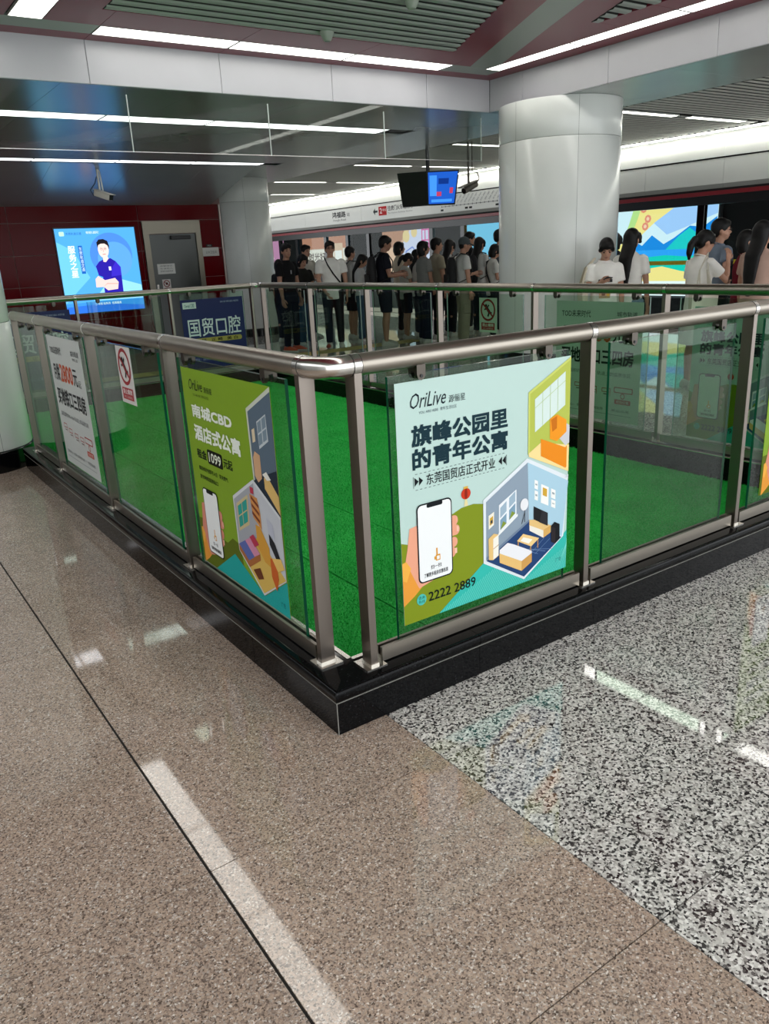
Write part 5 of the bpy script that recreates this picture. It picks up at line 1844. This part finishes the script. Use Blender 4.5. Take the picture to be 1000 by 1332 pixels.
    if legs == 'skirt':
        g.tube([(0, 0, 0.90), (0, 0, 0.75), (0.005, 0, 0.50)], [(0.118, 0.165), (0.140, 0.190), (0.165, 0.215)], 22, up=(1, 0, 0))
    else:
        for sd in (1, -1):
            hip, knee, ank = J['leg', sd]
            if legs == 'shorts':
                pts, rs = [hip + Vv((0, 0, 0.02)), (hip + knee) / 2, knee + Vv((0, 0, 0.05))], [0.102, 0.096, 0.088]
            elif legs == 'wide':
                pts, rs = [hip + Vv((0, 0, 0.02)), (hip + knee) / 2, knee, ank + Vv((0, 0, -0.01))], [0.104, 0.098, 0.088, 0.086]
            else:
                pts, rs = [hip + Vv((0, 0, 0.02)), (hip + knee) / 2, knee, (knee + ank) / 2, ank + Vv((0, 0, 0.0))], [0.100, 0.086, 0.068, 0.064, 0.056]
            g.tube(pts, rs, 14)
    g.xf(Sm)
    queue(g, {'shorts': 'shorts', 'skirt': 'skirt'}.get(legs, 'trousers'), cloth(leg_color), root, 0.0145 * s, 4)
    # ------------------------------------------------ shoes
    for sd in (1, -1):
        ank = J['leg', sd][2]
        x0, y0 = ank.x, ank.y
        sh_ = MB()
        sec = [(-0.075, 0.030, 0.055), (-0.055, 0.040, 0.095), (0.0, 0.042, 0.100), (0.06, 0.044, 0.082), (0.12, 0.047, 0.062), (0.17, 0.040, 0.045), (0.195, 0.020, 0.030)]
        vs, fs = [], []
        n = 12
        for xx, wd, hh in sec:
            for k in range(n):
                a = 2 * math.pi * k / n
                yy, zz = wd * math.cos(a), max(math.sin(a), -0.55)
                vs.append((x0 + xx, y0 + yy, 0.018 + (hh - 0.018) * (zz + 0.55) / 1.55))
        for i in range(len(sec) - 1):
            for k in range(n):
                fs.append((i * n + k, i * n + (k + 1) % n, (i + 1) * n + (k + 1) % n, (i + 1) * n + k))
        fs += [tuple(range(n))[::-1], tuple((len(sec) - 1) * n + k for k in range(n))]
        sh_.add(vs, fs)
        so = sh_.xf(Sm).build('shoe', mat('shoe_' + shoe, shoe, 0.6), root, world=False, smooth=60)
        sole = [(-0.08, -0.032), (-0.07, 0.034), (0.0, 0.040), (0.08, 0.046), (0.15, 0.044), (0.20, 0.022), (0.20, -0.022), (0.15, -0.046), (0.08, -0.046), (0.0, -0.042), (-0.07, -0.036)]
        MB().prism([(x0 + a, y0 + q, 0.0) for a, q in sole], [(x0 + a, y0 + q, 0.022) for a, q in sole]).xf(Sm).build('sole', mat('sole_pale', 'b5b0a8', 0.7), so, world=False)
    # ------------------------------------------------ hair
    k = MB()
    if cap is None:
        k.ball(hd((-0.014, 0, 0.122)), (0.100, 0.086, 0.096), 18, 10, rot=RH)
        k.ball(hd((0.040, 0.018, 0.160)), (0.062, 0.064, 0.040), 12, 8, rot=RH)
        k.ball(hd((-0.050, 0, 0.085)), (0.060, 0.078, 0.082), 12, 8, rot=RH)
    if hair == 'short':
        for sd in (1, -1):
            k.tube([hd((0.012, 0.074 * sd, 0.14)), hd((0.010, 0.077 * sd, 0.075))], [(0.026, 0.012), (0.012, 0.007)], 8)
        k.ball(hd((0.066, 0.030, 0.150)), (0.028, 0.030, 0.024), 10, 6, rot=RH)
        k.ball(hd((0.070, -0.020, 0.148)), (0.026, 0.030, 0.022), 10, 6, rot=RH)
    if hair in ('bob', 'long', 'pony', 'bun'):
        for sd in (1, -1):
            k.tube([hd((0.045, 0.052 * sd, 0.155)), hd((0.055, 0.074 * sd, 0.11)), hd((0.035, 0.082 * sd, 0.04 if hair in ('bob', 'long') else 0.08))], [(0.026, 0.022), (0.024, 0.016), (0.022, 0.012)], 8)
        k.tube([hd((0.066, 0.045, 0.150)), hd((0.078, 0, 0.145)), hd((0.066, -0.045, 0.150))], [0.018, 0.020, 0.018], 8)
    if hair == 'bob':
        k.tube([hd((-0.03, 0, 0.13)), hd((-0.045, 0, 0.04)), hd((-0.035, 0, -0.035))], [(0.085, 0.092), (0.078, 0.096), (0.060, 0.085)], 16, up=RH @ Vv((1, 0, 0)))
    if hair == 'long':
        b0 = hd((-0.05, 0, 0.06))
        k.tube([hd((-0.03, 0, 0.13)), hd((-0.055, 0, 0.02)), Vv((lz(-0.12, 1.40), 0, 1.38)), Vv((lz(-0.135, 1.24), 0, 1.22)), Vv((lz(-0.135, 1.10), 0, 1.07)), Vv((lz(-0.13, 1.05), 0, 1.00))], [(0.082, 0.088), (0.064, 0.086), (0.040, 0.086), (0.030, 0.076), (0.022, 0.056), (0.010, 0.026)], 16, up=(1, 0, 0))
    if hair == 'pony':
        k.tube([hd((-0.085, 0, 0.12)), hd((-0.125, 0, 0.10)), hd((-0.150, 0, 0.03)), hd((-0.145, 0, -0.06)), hd((-0.125, 0, -0.13))], [0.024, 0.034, 0.042, 0.034, 0.012], 12)
    if hair == 'bun':
        k.ball(hd((-0.10, 0, 0.165)), 0.042, 12, 8)
    if cap is None or hair != 'short':
        if cap is not None:
            k.ball(hd((-0.045, 0, 0.075)), (0.058, 0.078, 0.060), 12, 8, rot=RH)
        k.xf(Sm)
        queue(k, 'hair', HAIR, root, 0.011 * s, 3)
    if cap is not None:
        q = MB()
        q.ball(hd((-0.012, 0, 0.132)), (0.104, 0.090, 0.086), 18, 10, rot=RH)
        q.tube([hd((0.05, 0, 0.125)), hd((0.13, 0, 0.112)), hd((0.165, 0, 0.098))], [(0.012, 0.072), (0.009, 0.068), (0.005, 0.045)], 14, up=RH @ Vv((0, 0, 1)))
        q.ball(hd((-0.012, 0, 0.216)), (0.010, 0.010, 0.006), 8, 6, rot=RH)
        q.xf(Sm)
        queue(q, 'cap', cloth(cap), root, 0.010 * s, 2)
        bk = MB().ball(hd((-0.045, 0, 0.068)), (0.052, 0.076, 0.052), 12, 8, rot=RH)
        queue(bk.xf(Sm), 'hair', HAIR, root, 0.011 * s, 2)
    root['_s'] = s
    J['s'] = s
    J['hd'] = hd
    J['lz'] = lz
    del root['_s']
    return root, J


def worn(root, name, label, cat, base, group=None):
    """a thing carried by a person: its own top-level object, set in the wearer's frame"""
    rz = root.rotation_euler.z
    c, sn = math.cos(rz), math.sin(rz)
    loc = (root.location.x + base[0] * c - base[1] * sn, root.location.y + base[0] * sn + base[1] * c, base[2])
    t = thing(name, label, cat, loc, (0, 0, rz), group)
    return t, Matrix.Translation((-base[0], -base[1], -base[2]))


def backpack(pr, label, color='141416', side=0):
    root, J = pr
    s = J['s']
    t, M = worn(root, 'backpack', label, 'backpack', (-0.20 * s, 0, 0.95 * s), 'bags carried by the waiting people')
    Sm = M @ Matrix.Scale(s, 4)
    m = mat('bag_' + color, color, 0.7, noise=0.1, nscale=14)
    b = MB()
    b.tube([(-0.195, 0, 0.93), (-0.20, 0, 1.0), (-0.205, 0, 1.18), (-0.195, 0, 1.34), (-0.185, 0, 1.40)], [(0.055, 0.12), (0.075, 0.145), (0.078, 0.145), (0.066, 0.130), (0.035, 0.085)], 16, up=(1, 0, 0))
    b.xf(Sm).build('body', m, t, world=False, smooth=50)
    MB().bbox(-0.305, -0.10, 0.97, -0.255, 0.10, 1.14, 0.015).xf(Sm).build('front_pocket', m, t, world=False)
    for sd in (1, -1):
        MB().tube([(-0.14, 0.075 * sd, 1.38), (-0.06, 0.090 * sd, 1.455), (0.05, 0.100 * sd, 1.435), (0.125, 0.105 * sd, 1.32), (0.122, 0.125 * sd, 1.18), (0.04, 0.168 * sd, 1.06), (-0.12, 0.150 * sd, 1.0)], [(0.008, 0.024)] * 7, 8).xf(Sm).build('shoulder_strap', m, t, world=False, smooth=50)
    MB().tube([(-0.17, -0.03, 1.40), (-0.17, -0.025, 1.44), (-0.17, 0.025, 1.44), (-0.17, 0.03, 1.40)], 0.007, 6).xf(Sm).build('grab_handle', m, t, world=False)


def tote(pr, label, color, sd=1, z=0.72, strap='shoulder', x=-0.02):
    root, J = pr
    s = J['s']
    y = 0.245 * sd
    t, M = worn(root, 'tote_bag', label, 'bag', (x * s, y * s, z * s), 'bags carried by the waiting people')
    Sm = M @ Matrix.Scale(s, 4)
    m = cloth(color)
    prof = [(-0.16, 0.02), (-0.14, 0.0), (0.14, 0.0), (0.16, 0.02), (0.165, 0.30), (-0.165, 0.30)]
    b = MB().prism([(x + a, y - 0.035 + 0.01 * (c < 0.05), z + c) for a, c in prof], [(x + a, y + 0.035 - 0.01 * (c < 0.05), z + c) for a, c in prof])
    b.xf(Sm).build('body', m, t, world=False, smooth=30)
    for k in (-1, 1):
        MB().tube([(x - 0.08, y + 0.03 * k, z + 0.29), (x - 0.05, y - 0.03 * sd, z + 0.5), (0.0, 0.115 * sd, 1.475), (x + 0.05, y - 0.03 * sd, z + 0.5), (x + 0.08, y + 0.03 * k, z + 0.29)], [(0.004, 0.013)] * 5, 8).xf(Sm).build('strap', m, t, world=False, smooth=50)


def sling(pr, label, color='0e0e10', sd=-1):
    """narrow strap across the chest with a small bag at the hip"""
    root, J = pr
    s = J['s']
    t, M = worn(root, 'sling_bag', label, 'bag', (-0.02 * s, 0.22 * sd * s, 0.86 * s), 'bags carried by the waiting people')
    Sm = M @ Matrix.Scale(s, 4)
    m = mat('bag_' + color, color, 0.7, noise=0.1, nscale=14)
    MB().bbox(-0.11, 0.19 * sd - 0.04, 0.86, 0.07, 0.19 * sd + 0.04, 1.02, 0.015).xf(Sm).build('body', m, t, world=False)
    MB().tube([(-0.02, 0.18 * sd, 1.01), (0.115, 0.125 * sd, 1.06), (0.138, 0.02 * sd, 1.20), (0.120, -0.06 * sd, 1.34), (0.02, -0.10 * sd, 1.455), (-0.10, -0.06 * sd, 1.40), (-0.135, 0.05 * sd, 1.20), (-0.10, 0.16 * sd, 1.02)], [(0.006, 0.018)] * 8, 8).xf(Sm).build('strap', m, t, world=False, smooth=50)


def phone_in_hand(pr, label, sd=-1, color='101216', case=None):
    root, J = pr
    s = J['s']
    wr, f, nrm, sidev = J['hand', sd]
    p = (wr + f * 0.105 + nrm * 0.028)
    t, M = worn(root, 'phone', label, 'phone', tuple(p * s), 'phones in hands')
    up = (sidev * 0.55 + f * 0.6 + Vector((0, 0, 0.55))).normalized()
    n = Vector((-0.6, 0, 0.8))
    n = (n - up * n.dot(up)).normalized()
    sd_ = up.cross(n)
    R = Matrix((sd_, n, up)).transposed().to_4x4()
    X = M @ Matrix.Scale(s, 4) @ Matrix.Translation(p) @ R
    MB().bbox(-0.037, -0.0045, -0.075, 0.037, 0.0045, 0.075, 0.003).xf(X).build('case', mat('phone_case_' + color, color, 0.35), t, world=False)
    MB().box(-0.034, 0.0046, -0.071, 0.034, 0.0050, 0.071).xf(X).build('screen', lamp_mat('phone_screen', 'aebccc', 0.5), t, world=False)


# ---- far group on the left, from left to right
p = person('person in an all black outfit with orange shoes standing by the far left column', (370, 317), 13.85, 128, shirt='101013', leg_color='0c0d10', shoe='c9522c', arms=('down', 'down'), head=(22, 2), skin=SKIN_D)
MB().box(0.118, -0.055, 1.27, 0.122, -0.025, 1.33).build('chest_print', mat('print_grey', '8a8a90', 0.7), p[0], world=False)
p = person('person in a dark top and blue jeans half hidden behind the black outfit', (391, 331), 14.6, 150, male=False, shirt='23221f', legs='wide', leg_color='2f4a5e', hair='bob', arms=('phone_low', 'down'), head=(0, 18))
p = person('person in a pale shirt raising one hand, between the black and white t-shirts', (396, 319), 16.0, 130, shirt='b7b3aa', leg_color='2a2d33', arms=('strap', 'bent'), head=(10, 0))
p = person('person in dark clothes at the left end of the queue, beside the column', (362, 338), 15.4, 40, male=False, shirt='1a1a1d', leg_color='22252a', hair='bob')
p = person('person in a white t-shirt and glasses with a black strap across the chest', (428, 314), 14.0, 176, shirt='eeebe5', leg_color='1d2126', shoe='d6cfc6', arms=('down', 'front'), head=(-6, -2))
sling(p, 'black sling bag worn across the white t-shirt', sd=1)
gl = MB()
hd, s_ = p[1]['hd'], p[1]['s']
for sd in (1, -1):
    gl.tube([hd((0.100, 0.031 * sd + 0.020 * math.cos(a), 0.092 + 0.015 * math.sin(a))) for a in [2 * math.pi * i / 14 for i in range(15)]], 0.0025, 5, caps=False)
    gl.tube([hd((0.098, 0.050 * sd, 0.094)), hd((0.0, 0.080 * sd, 0.092))], 0.002, 5)
gl.tube([hd((0.101, 0.011, 0.094)), hd((0.101, -0.011, 0.094))], 0.0025, 5)
gl.xf(Matrix.Scale(s_, 4)).build('glasses', BLACK, p[0], world=False, smooth=180)
MB().tube([(0.09, -0.15, 0.03), (0.15, -0.13, 0.05), (0.20, -0.115, 0.04)], [0.03, 0.036, 0.02], 8).build('shoe_flash', mat('shoe_red', 'b5503c', 0.6), p[0], world=False, smooth=180)
p = person('person in dark shorts wearing a black backpack, right of the strapped white t-shirt', (454, 321), 15.3, 60, shirt='c9c8c4', legs='shorts', leg_color='23272c', shoe='d3d0c8', arms=('down', 'bent'))
backpack(p, 'black backpack right of the white t-shirt with the chest strap')
p = person('person in a pale long sleeved top bending the head, left of the navy t-shirt', (467, 331), 14.5, 100, male=False, shirt='c6c8c8', sleeve=1.4, leg_color='3d5a6c', hair='long', arms=('bent', 'bent'), head=(0, 20))
p = person('tall person in a navy and white t-shirt and dark shorts with a big backpack', (497, 307), 13.9, 78, shirt='14161f', legs='shorts', leg_color='1c2530', shoe='b9b5ae', arms=('bent', 'phone_low'), head=(0, 14), skin=SKIN_D)
MB().bbox(-0.06, 0.150, 0.92, 0.05, 0.178, 1.30, 0.012).xf(Matrix.Scale(p[1]['s'], 4)).build('white_side', cloth('d4d4d0'), p[0], world=False)
backpack(p, 'large black backpack worn with the navy and white t-shirt')
p = person('person in a cream top behind the navy t-shirt, before the lit advertisement', (518, 315), 15.8, 80, male=False, shirt='c9bda6', leg_color='2a2b30', hair='bob')
p = person('short person in shorts bending over a phone in the middle of the queue', (526, 329), 14.75, 70, male=False, shirt='b9b9ae', legs='shorts', leg_color='202328', hair='pony', arms=('phone_low', 'phone_low'), head=(0, 30))
phone_in_hand(p, 'phone held low by the short person in the middle of the queue')
p = person('person in a white top right behind the short one bending over a phone', (541, 325), 15.2, 75, male=False, shirt='cfcdc8', leg_color='2d3038', hair='long')
p = person('person in a plain grey t-shirt and wide navy trousers turned to the right', (550, 314), 14.05, 62, male=False, shirt='7d7e7b', legs='wide', leg_color='151a26', hair='bob', arms=('down', 'front'), head=(22, -4))
p = person('person in a beige t-shirt and black trousers facing right in the queue', (567, 310), 14.4, 68, shirt='a39a86', leg_color='101114', hair='short', arms=('down', 'down'), head=(12, -3))
p = person('person in a white blouse between the beige t-shirt and the grey cap', (584, 312), 14.9, 50, male=False, shirt='d2d0cc', leg_color='1a1b20', hair='long')
p = person('person in grey cap, white t-shirt and khaki cargo trousers with a backpack', (601, 309), 13.7, 72, shirt='cfcfcb', legs='wide', leg_color='8b8672', shoe='6a665e', hair='short', cap='4c5356', arms=('bent', 'down'), head=(0, 12))
backpack(p, 'black backpack worn below the grey cap', '111214')
for sd in (1, -1):
    MB().bbox(-0.05, 0.175 * sd - 0.02, 0.50, 0.07, 0.175 * sd + 0.02, 0.66, 0.012).xf(Matrix.Scale(p[1]['s'], 4)).build('cargo_pocket', cloth('8b8672'), p[0], world=False)
p = person('tall person in black behind the grey cap', (610, 302), 15.9, 80, shirt='17181b', leg_color='22242a')
p = person('person in a pale top with a dark backpack right of the grey cap', (623, 309), 14.9, 45, male=False, shirt='c4c4c0', leg_color='24303c', hair='long')
backpack(p, 'dark backpack just right of the grey cap', '15161c')
p = person('tall person in a grey blue shirt half hidden by the big column', (649, 299), 15.0, 75, shirt='5b6672', leg_color='1d1f24')
p = person('person in a white t-shirt with a black shoulder bag left of the big column', (641, 318), 14.2, 75, male=False, shirt='d3d2cd', legs='trousers', leg_color='1b1e24', hair='bob', arms=('down', 'bent'), head=(0, 14))
sling(p, 'black shoulder bag at the left edge of the big column', sd=-1)

# ---- near group on the right
p = person('person in a white printed t-shirt leaning on the big column, reading a phone', (788, 305), 9.35, 168, male=False, shirt='eeebe5', leg_color='2c2f36', hair='pony', arms=('down', 'phone'), head=(6, 30), height=1.58)
pr = MB()
for q, (y0, z0, y1, z1, mi) in enumerate(((-0.09, 1.20, 0.07, 1.235, 0), (-0.08, 1.02, 0.05, 1.16, 1), (-0.05, 1.05, -0.01, 1.13, 2), (0.01, 1.04, 0.04, 1.12, 3))):
    pr.box(0.116 + 0.001 * q, y0, z0, 0.121 + 0.001 * q, y1, z1, mi)
pr.xf(Matrix.Scale(p[1]['s'], 4)).build('chest_print', [mat('print_dark', '2b2c30', 0.8), mat('print_cream', 'b99a78', 0.8), mat('print_brown', '6e4f3a', 0.8), mat('print_yellow', 'c9a23c', 0.8)], p[0], world=False)
phone_in_hand(p, 'dark phone held in front of the printed t-shirt', sd=-1)
tote(p, 'cream cloth tote bag on the arm under the printed t-shirt', 'cdc3ae', sd=-1, z=0.86)
p = person('person in a plain white t-shirt seen from behind, just right of the big column', (821, 298), 9.75, 28, male=False, shirt='eeebe5', legs='wide', leg_color='7d93a6', hair='long', arms=('bent', 'down'), lean=0.03)
p = person('person in dark clothes mostly hidden between the two white t-shirts at the column', (800, 303), 12.3, 20, male=False, shirt='22242a', leg_color='22242a', hair='bob')
p = person('person in a white t-shirt with a cream tote holding a hand to the mouth', (914, 300), 9.05, 52, male=False, shirt='eeebe5', legs='skirt', leg_color='c9c8c2', hair='pony', arms=('down', 'mouth'), head=(10, 14))
tote(p, 'cream tote bag with a long strap over a white t-shirt near the right edge', 'd2ccbc', sd=-1, z=0.80, x=-0.12)
p = person('person in a grey blue t-shirt and glasses with one hand on the hip', (937, 285), 9.9, 62, shirt='7b8799', leg_color='14161a', arms=('down', 'hip'), head=(16, 2), hair='short')
gl = MB()
hd, s_ = p[1]['hd'], p[1]['s']
for sd in (1, -1):
    gl.tube([hd((0.100, 0.031 * sd + 0.020 * math.cos(a), 0.092 + 0.015 * math.sin(a))) for a in [2 * math.pi * i / 14 for i in range(15)]], 0.0025, 5, caps=False)
    gl.tube([hd((0.098, 0.050 * sd, 0.094)), hd((0.0, 0.080 * sd, 0.092))], 0.002, 5)
gl.tube([hd((0.101, 0.011, 0.094)), hd((0.101, -0.011, 0.094))], 0.0025, 5)
gl.xf(Matrix.Scale(s_, 4)).build('glasses', BLACK, p[0], world=False, smooth=180)
p = person('person in a dark red top at the right edge, behind the pink top', (972, 300), 9.5, 80, male=False, shirt='6a1424', leg_color='1a1b20', hair='bob')
p = person('person in a dusty pink top at the right edge of the photo', (992, 288), 8.7, 35, male=False, shirt='b39486', leg_color='1d1f26', hair='long', arms=('down', 'bent'), lean=0.02)

# fuse the lofted volumes into continuous surfaces
dg = bpy.context.evaluated_depsgraph_get()
dg.update()
done = []
for o, extra, m in _remesh:
    done.append((o, bpy.data.meshes.new_from_object(o.evaluated_get(dg)), extra, m))
for o, me, extra, m in done:
    o.modifiers.clear()
    if extra is not None:
        bm = bmesh.new()
        bm.from_mesh(me)
        fm = extra.mesh('fingers', m, None)
        bm.from_mesh(fm)
        for f in bm.faces:
            f.smooth = True
        bm.to_mesh(me)
        bm.free()
        bpy.data.meshes.remove(fm)
    nm = o.data.name
    old = o.data
    o.data = me
    bpy.data.meshes.remove(old)
    me.name = nm
    if not me.materials:
        me.materials.append(m)
